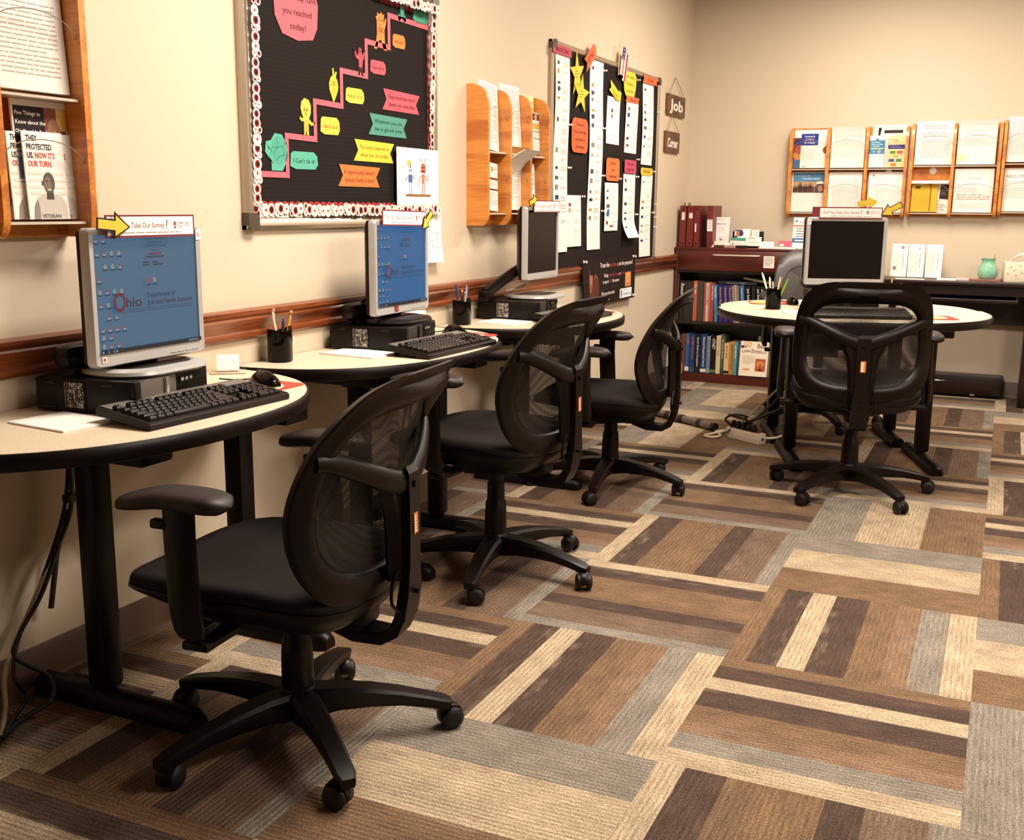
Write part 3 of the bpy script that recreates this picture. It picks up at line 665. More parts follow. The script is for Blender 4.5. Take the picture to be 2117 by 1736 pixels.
cut('paper_cutout', 'orange paper creature with a raised arm on the fifth step', 'cutout', 3.364, 1.718, [(.0, .0), (.018, 0), (.03, .03), (.048, .034), (.062, .004), (.082, 0), (.084, .008), (.072, .03), (.07, .07), (.08, .09), (.084, .108), (.078, .112), (.068, .094), (.064, .1), (.07, .125), (.058, .118), (.05, .128), (.036, .118), (.022, .124), (.024, .112), (.012, .108), (.02, .095), (.02, .05), (.012, .02)], '#ee7d2c', lambda c: c.ell(.036, .1, .003, .004, '#7a2f10').ell(.052, .1, .003, .004, '#7a2f10').line([(.036, .088), (.044, .084), (.053, .088)], .002, '#7a2f10').text('OK', .045, .058, .018, '#8a3512', 'c'))
cut('paper_cutout', 'green paper creature with thin legs on the top step', 'cutout', 3.528, 1.833, [(.0, .012), (.01, 0), (.022, .012), (.036, .012), (.048, 0), (.058, .012), (.05, .03), (.044, .02), (.044, .07), (.05, .1), (.04, .112), (.026, .11), (.018, .09), (.018, .02), (.008, .028)], '#3f9d7d', lambda c: c.ell(.027, .09, .004, .005, '#1e4d3c').ell(.039, .09, .004, .005, '#1e4d3c').line([(.026, .075), (.034, .071), (.041, .075)], .002, '#1e4d3c'))
gbub = 'speech bubbles beside the steps'
for lab, col, y, z, w_, h, tx, ic in (("green bubble reading I can't do it beside the lowest step", '#58a88f', 2.857, 1.291, .15, .055, "I Can't do it!", '#1d3f35'), ('yellow bubble reading I want to do it beside the second step', '#e9d23a', 3.027, 1.408, .112, .056, 'I want to do it!', '#7d6a10'),
        ('yellow bubble reading how do I do it beside the third step', '#e9d23a', 3.178, 1.521, .116, .05, 'How do I do it?', '#7d6a10'), ('red bubble reading I can do it beside the fourth step', '#d74a57', 3.336, 1.633, .104, .046, 'I can do it!', '#5a1820'),
        ('orange bubble reading I will do it beside the fifth step', '#ee7d2c', 3.489, 1.739, .09, .047, 'I will do it!', '#6d2c0c'), ('green bubble reading yes I did it beside the top step', '#3f9d7d', 3.638, 1.848, .112, .05, 'YES! I DID IT!', '#1d4a3a')):
    cut('speech_bubble', lab, 'sign', y, z, TB(w_, h), col, lambda c, tx=tx, ic=ic, w_=w_, h=h: c.text(tx, w_/2, h*.36, h*.26, ic, 'c', wd=w_*.78), group=gbub)
gban = 'paper banners on the staircase board'
for lab, col, y, z, l1, l2, ic in (("red banner reading opportunities don't happen, you create them", '#d94c5a', 3.414, 1.517, "Opportunities don't", 'happen, you create them', '#561922'), ('green banner reading whatever you are, be a good one', '#4f9f8c', 3.320, 1.425, 'Whatever you are,', 'be a good one', '#16382f'),
        ('yellow banner reading the future depends on what you do today', '#ecd42c', 3.222, 1.331, 'The future depends on', 'what you do today.', '#7d6c0c'), ("orange banner reading if opportunity doesn't knock, build a door", '#ee6d24', 3.124, 1.243, "If opportunity doesn't", 'knock, build a door', '#752a08')):
    cut('banner', lab, 'sign', y, z, [(0, 0), (.262, .0), (.24, .034), (.268, .069), (.006, .073), (.028, .036)], col, lambda c, l1=l1, l2=l2, ic=ic: c.text(l1, .135, .042, .0135, ic, 'c', wd=.195).text(l2, .135, .016, .0135, ic, 'c', wd=.185), group=gban)
# wall calendar hanging over the right end of the board
t = thing('wall_calendar', 'wall calendar with a child robot drawing hanging at the board corner', 'calendar', group=None); t.matrix_world = FL(3.495, .962, .03)
c = Cv(.312, .213, '#f3efe6', .003)
c.rect(.02, .022, .272, .17, '#f8f5ee')
c.ell(.085, .158, .016, .012, '#efc83a').line([(.06, .04), (.25, .04)], .010, '#8a6a3e')
c.poly([(.088, .14), (.095, .162), (.102, .14)], '#6b5a86').rect(.083, .12, .025, .022, '#b9bcc6').rect(.078, .085, .034, .033, '#8f97ab').rect(.083, .09, .024, .024, '#2d5fa8').line([(.078, .11), (.064, .095), (.06, .115)], .005, '#9aa0b0').line([(.112, .11), (.124, .1), (.13, .12)], .005, '#9aa0b0').line([(.088, .085), (.086, .045)], .006, '#9aa0b0').line([(.102, .085), (.104, .045)], .006, '#9aa0b0').ell(.09, .132, .003, .003, '#2a2a33').ell(.101, .132, .003, .003, '#2a2a33')
c.poly([(.17, .125), (.175, .155), (.19, .163), (.207, .155), (.212, .125)], '#e2633a').ell(.184, .145, .004, .005, '#2a1512').ell(.198, .145, .004, .005, '#2a1512').rect(.18, .128, .022, .006, '#5a1d14').line([(.182, .163), (.172, .18)], .003, '#c23a34').line([(.2, .163), (.212, .182)], .003, '#c23a34').rect(.18, .085, .022, .036, '#e2735a').line([(.18, .115), (.16, .1), (.155, .075)], .004, '#e2735a').line([(.202, .115), (.225, .095), (.235, .12)], .004, '#e2735a').line([(.185, .085), (.183, .042)], .004, '#d9543c').line([(.198, .085), (.2, .042)], .004, '#d9543c').ell(.245, .16, .014, .009, '#dfe6ea')
c.build('picture_page', Matrix.Translation((-.012, .216, .001)), t)
c = Cv(.325, .215, '#f6f2ea', .002, bend=lambda x, y: .012*max(0, .1-y)/.1, nu=3, nv=8)
c.text('2019', .20, .17, .022, '#e08a3a').text('MARCH', .05, .17, .016, '#d9543c')
for r_ in range(5):
    c.rect(.02, .135-r_*.027+.014, .285, .0012, '#d9b6a8', n=1)
    for q in range(7): c.text(str(r_*7+q+1) if r_*7+q < 31 else '-', .03+q*.043, .135-r_*.027, .008, '#b86a55', 'c')
c.build('date_page', Matrix(), t)

# ---- job listings board
D2 = .0165
def strip(name, label, y, z, w_, h, seed, logos=True, d=D2, curl=0., extra=None):
    rg = random.Random(seed)
    b = (lambda x, yy: .001+curl*max(0, 1-yy/.12)**2) if curl else (lambda x, yy: .004+.0035*math.sin(yy*9+seed))
    c = Cv(w_, h, '#efebe4', .0012, bend=b, nu=2, nv=24)
    yy = h-.05; k = 0
    while yy > h*.12:
        if logos and rg.random() < .8:
            col = rg.choice(['#3b3638', '#5a5552', '#7a2f35', '#34406f', '#8a837c', '#8a837c', '#4b4b52', '#c79a3a'])
            ww = rg.uniform(.10, .2)*w_*1.2; hh = rg.uniform(.010, .024)
            (c.rect if rg.random() < .6 else lambda a, b_, e, f, g, n=1: c.ell(a+e/2, b_+f/2, e/2, f/2, g))(w_*.12, yy, ww, hh, col, n=1)
        c.lines(w_*.5, yy+.012, w_*.42, rg.choice([1, 2, 3]), .009, .003, '#c0b8b0', seed*50+k, .9); k += 1
        yy -= rg.uniform(.034, .055)
    if extra: extra(c)
    return tag(c.build(name, FL(y, z, d)), label, 'paper', 'job listing strips on the black board')
strip('listing_strip', 'long white listing strip under the manufacturing header, left edge of the board', 5.0, .955, .184, .955, 1, curl=.0)
strip('listing_strip', 'short white listing sheet pinned beside the foot of the manufacturing strip', 5.187, .978, .195, .262, 2, d=D2+.0, logos=False, extra=lambda c: c.rect(.02, .205, .035, .018, '#b5413f').rect(.02, .175, .03, .02, '#c98a86'))
strip('listing_strip', 'long white listing strip under the tilted retail header', 5.478, .953, .2, .985, 3)
strip('listing_strip', 'short white listing sheet below the yellow arrow sign', 5.745, 1.526, .212, .252, 4, logos=False, extra=lambda c: c.rect(.07, .17, .03, .02, '#5a5552').rect(.075, .14, .022, .02, '#6d6863'))
strip('listing_strip', 'white listing strip under the orange transportation header', 6.055, 1.492, .215, .285, 5)
strip('listing_strip', 'white listing strip under the orange healthcare header', 6.360, 1.436, .21, .48, 6, extra=None)
strip('listing_strip', 'white listing sheet under the security law enforcement sign', 5.735, 1.05, .222, .265, 7, extra=lambda c: c.ell(.055, .10, .02, .022, '#3f5fa0').rect(.09, .02, .05, .012, '#b5413f'))
strip('listing_strip', 'white listing strip curling at its foot under the construction header', 6.055, 1.005, .215, .37, 8, curl=.04)
strip('listing_strip', 'white listing strip under the yellow professional header', 6.375, .882, .218, .495, 9)
def lab(nm, label, y, z, pts, col, lines_, ink, h, roll=0., d=D2+.010):
    W_ = max(p[0] for p in pts); H_ = max(p[1] for p in pts); n = len(lines_)
    def dr(c):
        for k, l in enumerate(lines_):
            c.text(l, W_/2, H_*(1-(k+.5)/n)*.86+H_*.07-h*.5, h, ink, 'c', wd=min(W_*.84, len(l)*h*.62))
    return cut(nm, label, 'sign', y, z, pts, col, dr, d=d, group='signs on the job listings board', roll=roll)
RB = lambda w_, h: [(0, 0), (w_*.95, .004), (w_*.92, h*.5), (w_, h), (w_*.04, h*.97), (w_*.08, h*.5)]
lab('sign', 'pink header reading manufacturing at the top left of the listings board', 4.955, 1.906, rrect(.235, .042, .008), '#d34558', ['MANUFACTURING'], '#2d1115', .020)
lab('sign', 'orange ribbon header reading retail, tilted over the board frame', 5.395, 1.862, [(0, .0), (.03, .036), (.005, .07), (.165, .07), (.185, .035), (.16, .0)], '#f0602a', ['RETAIL'], '#5a1c08', .024, roll=.62, d=D2+.014)
lab('sign', 'orange header reading transportation', 6.028, 1.772, RB(.25, .036), '#f0602a', ['Transportation'], '#5a1c08', .014)
lab('sign', 'orange ribbon header reading healthcare at the top right of the board', 6.33, 1.908, RB(.295, .046), '#f0602a', ['HEALTHCARE'], '#5a1c08', .017)
lab('sign', 'pink header reading construction outside labor', 6.045, 1.377, rrect(.21, .075, .01), '#d03a5a', ['Construction', 'Outside Labor'], '#45101c', .016)
lab('sign', 'yellow header reading professional', 6.345, 1.373, rrect(.232, .045, .016), '#ecc52c', ['PROFESSIONAL'], '#6d4e08', .018)
lab('sign', 'orange rounded sign reading security law enforcement', 5.735, 1.325, rrect(.222, .125, .03), '#ee6a2a', ['Security', 'Law', 'Enforcement'], '#4f1b08', .017)
lab('sign', 'orange rounded sign asking please ask if you would like copies made of job listings', 5.214, 1.455, rrect(.23, .172, .04), '#ee5a26', ['Please ask', 'If you would like', 'Copies made of', 'Job listings'], '#4f1608', .016)
lab('sign', 'yellow rounded sign reading refer to binders for details on current openings', 5.978, 1.806, [(.01, .08), (.0, .12), (.03, .134), (.2, .136), (.236, .11), (.225, .05), (.2, .0), (.05, 0), (.02, .03)], '#ecd42c', ['Refer to binders', 'For details on', 'Current jobs'], '#6d5a0c', .016)
cut('sign', 'yellow arrow shaped sign pointing down right above the short listing sheet', 'sign', 5.752, 1.765, [(.0, .045), (.12, .0), (.19, .0), (.2, .045), (.165, .058), (.16, .046), (.02, .1), (.03, .06)], '#ecd42c', lambda c: c.text('Community', .04, .05, .014, '#6d5a0c', rot=-.33, wd=.11).text('Service', .06, .026, .013, '#6d5a0c', rot=-.33, wd=.08), d=D2+.010, group='signs on the job listings board')
def star(w_, h, rot): return [(w_/2+(w_/2 if k % 2 == 0 else w_*.2)*math.cos(rot+PI/5*k), h/2+(h/2 if k % 2 == 0 else h*.2)*math.sin(rot+PI/5*k)) for k in range(10)]
for lb, y, z, w_, h, ro in (('upper yellow paper star beside the retail strip', 5.178, 1.722, .20, .235, PI/2+.12), ('lower yellow paper star overlapping the upper one', 5.215, 1.648, .235, .20, PI/2-.12)):
    s = star(w_, h, ro); mx, mz = min(p[0] for p in s), min(p[1] for p in s)
    cut('paper_star', lb, 'star', y, z, s, '#ecd22c', lambda c, w_=w_, h=h, ro=ro: (c.poly(star(w_*.84, h*.84, ro) and [(p[0]+w_*.08, p[1]+h*.08) for p in star(w_*.84, h*.84, ro)], '#b8981c'), c.poly([(p[0]+w_*.095, p[1]+h*.095) for p in star(w_*.81, h*.81, ro)], '#f0da38'), c.lines(w_*.36, h*.55, w_*.28, 3, .014, .004, '#8d7518')), d=D2+.008+(.004 if 'lower' in lb else 0), group='yellow stars on the job listings board')
pins = [(5.18, 1.585, 'right edge of the manufacturing strip, upper'), (5.182, 1.375, 'right edge of the manufacturing strip, lower'), (5.385, 1.235, 'corner of the short sheet'), (5.67, 1.90, 'top of the retail strip'), (5.675, 1.60, 'middle of the retail strip'), (5.68, 1.35, 'lower middle of the retail strip'), (5.69, 1.16, 'low edge of the retail strip'),
        (5.955, 1.34, 'corner of the security sign'), (6.24, 1.91, 'edge of the yellow refer sign'), (6.275, 1.46, 'end of the construction header'), (6.27, 1.36, 'edge of the construction strip'), (6.585, 1.40, 'edge of the professional header'), (6.275, 1.14, 'low edge of the construction strip'), (6.605, 1.15, 'edge of the professional strip'), (6.65, 1.20, 'right edge of the board, upper'), (6.655, 1.12, 'right edge of the board, middle'), (6.655, 1.06, 'right edge of the board, lower'), (6.65, 1.76, 'right edge of the board near its top')]
for y, z, q in pins:
    m_ = MB(); m_.lathe([(.001, 0), (.001, .008), (.006, .008), (.006, .010), (.0035, .012), (.0035, .020), (.0058, .022), (.0055, .025), (.001, .026)], n=10)
    tag(m_.build('push_pin', WHT, M=FL(y, z, D2)), 'white push pin at the '+q, 'push pin', 'push pins on the job listings board')
# small flag on a stick tucked behind the frame
t = thing('flag', 'small striped flag with a starred blue canton on a stick above the listings board', 'flag'); t.matrix_world = FL(5.885, 1.90, .03, 0, -.06)
MB().cyl((0, 0, 0), (0, .175, 0), .003).build('stick', mat('flag_stick', '#d9c08a', .5), t)
c = Cv(.105, .16, '#efe6da', .001, bend=lambda x, y: .012*math.sin(x*60)+.006, nu=10, nv=4, outline=None)
for k in range(5): c.rect(.008+k*.021, 0, .0105, .16, '#b53038', n=1)
c.rect(0, .09, .058, .07, '#34406f', n=4)
for k in range(12): c.ell(.008+(k % 4)*.014, .10+(k//4)*.022, .003, .003, '#e6e2dc', 8)
c.build('banner_cloth', Matrix.Translation((.004, .005, 0)) @ Matrix.Rotation(-.25, 4, 'Z'), t)
# poster hanging from the lower frame
def poster(c):
    W_, H_ = c.W, c.H
    c.poly([(.01, 0), (.05, .0), (.10, .12), (.085, .0), (.24, 0), (.25, .1), (.24, .15), (.2, .175), (.16, .18), (.13, .15), (.11, .10)], '#5a3026').poly([(.15, .16), (.21, .17), (.24, .14), (.235, .11), (.19, .12)], '#7d4636')
    c.ell(.145, .19, .04, .04, '#1d1210').ell(.12, .175, .02, .035, '#84432f')
    for k in range(4): c.line([(.095+.012*k, .105+.004*k), (.108+.013*k, .172)], .009, '#c9795a')
    c.poly([(.085, .085), (.11, .075), (.14, .11), (.1, .13)], '#9a5138').rect(.205, .0, .03, .04, '#5b2a22')
    c.text('Treat the ', .27, .205, .026, '#efe6da', wd=.15).text('real issue', .425, .205, .024, '#c23a34', wd=.13).text(', not the symptoms!', .56, .205, .024, '#efe6da', wd=.27)
    c.text('Taking', .33, .150, .019, '#efe6da', wd=.07).text('prescription drugs', .41, .150, .019, '#b5332e', wd=.17).text('or', .59, .150, .019, '#efe6da', wd=.025).text('alcohol', .62, .150, .019, '#b5332e', wd=.07)
    c.text('to cope is', .31, .115, .019, '#efe6da', wd=.10).text('NOT', .42, .115, .019, '#b5332e', wd=.045).text('the answer', .475, .115, .019, '#efe6da', wd=.12)
    c.text('Talk to your doctor about', .28, .05, .019, '#efe6da', wd=.24).text('your health today', .26, .02, .019, '#efe6da', wd=.17)
    c.poly(rrect(.105, .085, .008, x0=.70, y0=.075), '#ef8a3a').ell(.752, .125, .034, .026, '#f6b478').ell(.752, .125, .024, .018, '#ef8a3a').text('SAFE', .752, .084, .010, '#a8541c', 'c')
    c.poly(rrect(.215, .055, .006, x0=.61, y0=.012), '#e9ecee').rect(.625, .018, .028, .042, '#8fb0cf').rect(.633, .02, .012, .038, '#345a86').text('ADAMhs Board', .665, .026, .014, '#4f86ad', wd=.15).lines(.68, .054, .11, 1, .01, .004, '#8a959d')
sheet('poster', 'black poster with a person holding their face, hung below the listings board', 'poster', FL(5.385, .645, .034, -.0), .885, .258, poster, th=.001, col='#211512', bend=lambda x, y: .02*max(0, 1-x/.5)*max(0, 1-y/.2), nu=8, nv=8)
for y, z, q in ((5.40, .893, 'top left'), (6.225, .893, 'top right'), (6.24, .66, 'bottom right')):
    m_ = MB(); m_.lathe([(.001, 0), (.0085, .001), (.0085, .004), (.004, .006), (.004, .014), (.008, .017), (.0075, .02), (.001, .021)], n=10)
    tag(m_.build('push_pin', WHT, M=FL(y, z, .034)), 'white push pin in the %s corner of the black poster' % q, 'push pin', 'push pins holding the black poster')
# hanging wooden signs
def wood_sign(lb, y0, y1, z0, z1, txt, apex, hgt):
    t = thing('wooden_sign', lb, 'sign', group='hanging wooden signs'); t.matrix_world = FL(y0, z0, .004)
    W_, H_ = y1-y0, z1-z0
    c = Cv(W_, H_, wood('rustic_brown_wood', '#6d4526', '#4a2c16', (3, 8, 8), .6), .012)
    c.text(txt, W_/2, H_*.26, hgt, '#e9e2d6', 'c', wd=W_*.74, b=.03); c.build('plank', Matrix(), t)
    for dx in (.02, W_-.02):
        m_ = MB(); m_.cyl((dx, H_-.008, .0145), (W_*.42, apex-z0, .010), .0022, n=6); m_.build('twine', mat('jute_twine', '#9a7a50', .9), t)
    return t
wood_sign('brown wooden plank sign reading job hanging by twine near the corner', 6.885, 7.285, 1.77, 1.90, 'Job', 2.012, .066)
wood_sign('brown wooden plank sign reading corner hanging under the other plank', 6.87, 7.185, 1.535, 1.667, 'Corner', 1.768, .056)
# ------------------------------------------------------------------ half round computer tables
TZ = .70
def half_round(a, b, n=2.3, k=36, r0=0.):
    pts = []
    for i in range(k+1):
        t = PI*i/k; c, s = math.cos(t), math.sin(t)
        pts.append((a*math.copysign(abs(c)**(2/n), c), b*abs(s)**(2/n)))
    return pts                      # straight edge on local y=0 from +a to -a, bulging to +y
def make_table(label, loc, rz, a, b, group, legs=(-.26, .26), ly=.24, foot=(.03, .52)):
    t = thing('half_round_table', label, 'table', loc, rz, group)
    o = half_round(a, b); oi = half_round(a-.004, b-.004)
    MB().prism([(x, y) for x, y in oi], TZ-.03, TZ).build('tabletop', LAM, t)
    eb = MB(); N = len(o)
    sec = [(0, -.001), (.004, -.007), (.005, -.02), (.002, -.036), (-.012, -.040), (-.012, -.001)]
    rings = []
    for i, (x, y) in enumerate(o):
        p0 = o[max(i-1, 0)]; p1 = o[min(i+1, N-1)]; d = Vector((p1[0]-p0[0], p1[1]-p0[1])).normalized(); nx, ny = d.y, -d.x
        rings.append([(x+nx*q, y+ny*q, TZ+z) for q, z in sec])
    eb.loft(rings, cv=False); eb.box((0, .006, TZ-.02), (2*a-.01, .012, .038)); eb.build('edge_band', BLK, t)
    for lx in legs:
        m_ = MB(); m_.box((lx, ly, .35), (.062, .062, .60), r=.014); m_.build('leg', BLK2, t)
        f = MB(); prof = [(-.032, 0), (-.032, .02), (-.026, .038), (-.012, .048), (.012, .048), (.026, .038), (.032, .02), (.032, 0)]
        f.loft([[(lx+p, y, z) for p, z in prof] for y in (foot[0], foot[1]-.02)]+[[(lx+p*.7, foot[1], z*.7) for p, z in prof]]); f.build('foot', BLK2, t)
        g = MB(); g.box((lx, ly, TZ-.062), (.10, min(.40, b-.12), .045), r=.008); g.build('support_arm', BLK2, t)
    m_ = MB(); m_.box((0, ly-.08, TZ-.075), (legs[1]-legs[0], .03, .06)); m_.build('crossbar', BLK2, t)
    return t
gt = 'half round computer tables along the left wall'
# facing +x: local +y -> world +x, local +x -> world -y
t1 = make_table('half round table nearest the camera, on the left wall', (XW+.004, 1.92, 0), -PI/2, .61, .545, gt, legs=(-.36, .155), ly=.235)
t2 = make_table('middle half round table on the left wall, under the calendar', (XW+.004, 3.185, 0), -PI/2, .62, .485, gt, legs=(-.22, .30), ly=.235, foot=(.03, .50))
t3 = make_table('far half round table on the left wall, below the listings board', (XW+.004, 4.405, 0), -PI/2, .585, .555, gt, legs=(-.26, .26))
AT = R(19.)
T4 = Vector((-.715, 5.50, 0))
def t4p(x, y, z=0.): c, s = math.cos(AT), math.sin(AT); return (T4.x+x*c-y*s, T4.y+x*s+y*c, z)
g4 = 'two half round tables pushed together as an island'
make_table('half round table of the island on the side towards the camera', t4p(0, -.002), AT+PI, .635, .66, g4, legs=(-.33, .29), ly=.26, foot=(.03, .55))
make_table('half round table of the island on the side towards the bookcase', t4p(0, .006), AT, .62, .52, g4, legs=(-.30, .30), ly=.24, foot=(.03, .5))

# ------------------------------------------------------------------ computers (local front = +y)
GRI = mat('silver_grille', '#5d5650', .45, metal=.3)
def grille():
    m = bpy.data.materials.new('grille_mesh'); m.use_nodes = True; nt = m.node_tree; L = nt.links.new; b = nt.nodes['Principled BSDF']
    tc = nt.nodes.new('ShaderNodeTexCoord'); vo = nt.nodes.new('ShaderNodeTexVoronoi'); vo.inputs['Scale'].default_value = 150; vo.inputs['Randomness'].default_value = .0
    L(tc.outputs['Object'], vo.inputs['Vector']); rp = nt.nodes.new('ShaderNodeValToRGB'); rp.color_ramp.interpolation = 'CONSTANT'
    rp.color_ramp.elements[0].color = lin('#181210'); rp.color_ramp.elements[1].color = lin('#6d655e'); rp.color_ramp.elements[1].position = .42
    L(vo.outputs['Distance'], rp.inputs[0]); L(rp.outputs[0], b.inputs['Base Color']); b.inputs['Roughness'].default_value = .4; b.inputs['Metallic'].default_value = .3
    return m
GRM = grille()
def make_pc(label, loc, rz, group, dark=False):
    # lying desktop case 0.29 wide, 0.31 deep, 0.09 high; the labelled side is at local +x
    t = thing('desktop_computer', label, 'computer', loc, rz, group); t.scale = (1, .88, .9)
    MB().box((0, -.005, .047), (.29, .30, .086), r=.004).build('case', CASE, t)
    fz = .047
    MB().box((.135, .148, fz), (.02, .014, .086), r=.003).build('bezel_edge', BLK, t)
    MB().box((.055, .149, fz), (.14, .014, .084), r=.003).build('front_grille', GRM if not dark else mat('dark_grille', '#2b2522', .5), t)
    m_ = MB(); m_.box((.028, .152, fz), (.02, .016, .08), r=.003); g = m_.build('badge_bar', GRI if not dark else BLK, t)
    c = Cv(.07, .012, '#77706a' if not dark else '#1a1412', .0008); c.text('DELL', .035, .002, .0085, '#d9d2c8' if not dark else '#3a322e', 'c'); c.build('badge', frame((.022, .161, fz-.03), (0, 0, 1), (1, 0, 0)), g)
    MB().box((-.08, .149, fz), (.13, .016, .086), r=.003).build('drive_panel', BLK, t)
    m_ = MB(); m_.box((-.08, .158, fz+.024), (.115, .004, .018), r=.001); d = m_.build('disc_drive', GLB, t)
    c = Cv(.115, .018, '#0d0908', .0006); [c.rect(.006+.018*k, .005, .010, .008, '#a39b93') for k in range(3)]; c.build('drive_marks', frame((-.022, .1605, fz+.015), (-1, 0, 0), (0, 0, 1)), d)
    c = Cv(.115, .03, '#0b0807', .0006); [c.rect(.008+.017*(k % 3), .004+.014*(k//3), .011, .003, '#b8b0a8') for k in range(6)]; c.ell(.075, .012, .003, .003, '#5a524c'); c.build('front_ports', frame((-.022, .158, fz-.032), (-1, 0, 0), (0, 0, 1)), t)
    c = Cv(.016, .016, '#0d0908', .0008); c.ell(.008, .008, .005, .005, '#8d857d').ell(.008, .008, .0035, .0035, '#0d0908').rect(.0073, .007, .0014, .007, '#8d857d'); c.build('power_button', frame((-.122, .1575, fz+.016), (-1, 0, 0), (0, 0, 1)), t)
    # regulatory label with pale print on the side
    rg = random.Random(4); c = Cv(.068, .072, '#0f0b0a', .0006)
    for i in range(9):
        z = .003
        while z < .068:
            l = rg.uniform(.003, .013); c.rect(.003+i*.0072, z, rg.choice([.0022, .0045, .0056]), min(l, .069-z), rg.choice(['#a39a92', '#857d76', '#bdb5ac'])); z += l+rg.uniform(.0012, .003)
    c.build('print_label', frame((.1455, -.035, .012), (0, 1, 0), (0, 0, 1)) @ Matrix.Translation((-.03, 0, 0)), t)
    for (x, y) in ((.1455, -.11), (.1455, .07)):
        for z in (.014, .078): MB().box((x, y, z), (.003, .035, .006), r=.001).build('rubber_foot', RUB, t)
    for sx in (-.12, .12):
        for sy in (-.13, .13): MB().cyl((sx, sy, 0), (sx, sy, .006), .008, n=10).build('rubber_foot', RUB, t)
    m_ = MB(); m_.box((.10, -.163, .05), (.045, .016, .035), r=.003); m_.build('rear_latch', BLK, t)
    return t
OHIO = ('#0e1a2a')
def screen_on(bg, s, k):
    W_, H_ = .337, .270
    e = lambda h: E(h, s)
    c = Cv(W_, H_, e(bg), .0006)
    c.mk = lambda h: E(h, s)
    dkn = '#1d2c3f'
    rg = random.Random(k)
    rows = [(.255, [0, 1]), (.225, [0, 1, 2, 3]), (.195, [1, 2, 3]), (.165, [0]), (.138, [0, 1, 2, 3]), (.108, [0, 1, 2, 3]), (.08, [1, 2]), (.052, [0, 1, 2, 3]), (.034, [0, 1]), (.014, [0, 1, 2])]
    for z, cs in rows:
        for q in cs:
            x = .008+q*.022; col = rg.choice(['#9f4a4a', '#9f4a4a', '#5f7a68', '#a7a08a'])
            c.ell(x+.005, z+.004, .0045, .0052, '#b8b4a8', 10).ell(x+.005, z+.0055, .0042, .0035, col, 10).ell(x+.005, z+.004, .0018, .0018, '#3f6ba0', 8).rect(x-.002, z-.005, .014, .0025, dkn)
    c.text('A Program for Unlawful Use and', .19, .258, .004, dkn, 'c', wd=.085).text('PLEASE RESTART', .19, .249, .004, dkn, 'c', wd=.05).text('THIS COMPUTER WHEN FINISHED', .19, .241, .0042, dkn, 'c', wd=.075).text('Thank You', .19, .230, .004, dkn, 'c').rect(.17, .222, .04, .004, '#7a3040').rect(.16, .216, .06, .0025, dkn)
    c.rect(.148, .203, .02, .003, dkn).rect(.148, .197, .02, .003, dkn).rect(.18, .203, .018, .003, dkn).rect(.18, .197, .035, .003, dkn)
    c.rect(.158, .157, .009, .011, '#b0484a').rect(.178, .157, .009, .011, '#a89a94').rect(.157, .150, .012, .003, dkn).rect(.176, .150, .014, .003, dkn)
    c.ell(.066, .116, .019, .022, '#6f2437', 20).ell(.066, .116, .012, .015, bg, 20).text('hio', .086, .103, .024, '#43183c', wd=.05)
    c.rect(.147, .10, .0008, .032, '#45607a')
    c.text('Department of', .155, .122, .011, '#22304a', wd=.095, b=.015).text('Job and Family Services', .155, .104, .011, '#22304a', wd=.155, b=.015)
    c.text('PROMOTING SELF-SUFFICIENCY AND INDEPENDENCE THROUGH INTEGRATED SERVICES', .06, .090, .0035, dkn, wd=.25).rect(.06, .0965, .25, .0008, dkn)
    c.rect(0, 0, W_, .0095, '#131a24').rect(.004, .002, .005, .005, '#8fa3b5').rect(.02, .002, .006, .005, '#5b7085').rect(.036, .002, .006, .005, '#5b7085').rect(.045, .002, .006, .005, '#8fa3b5').rect(.29, .003, .035, .003, '#8fa3b5')
    return c
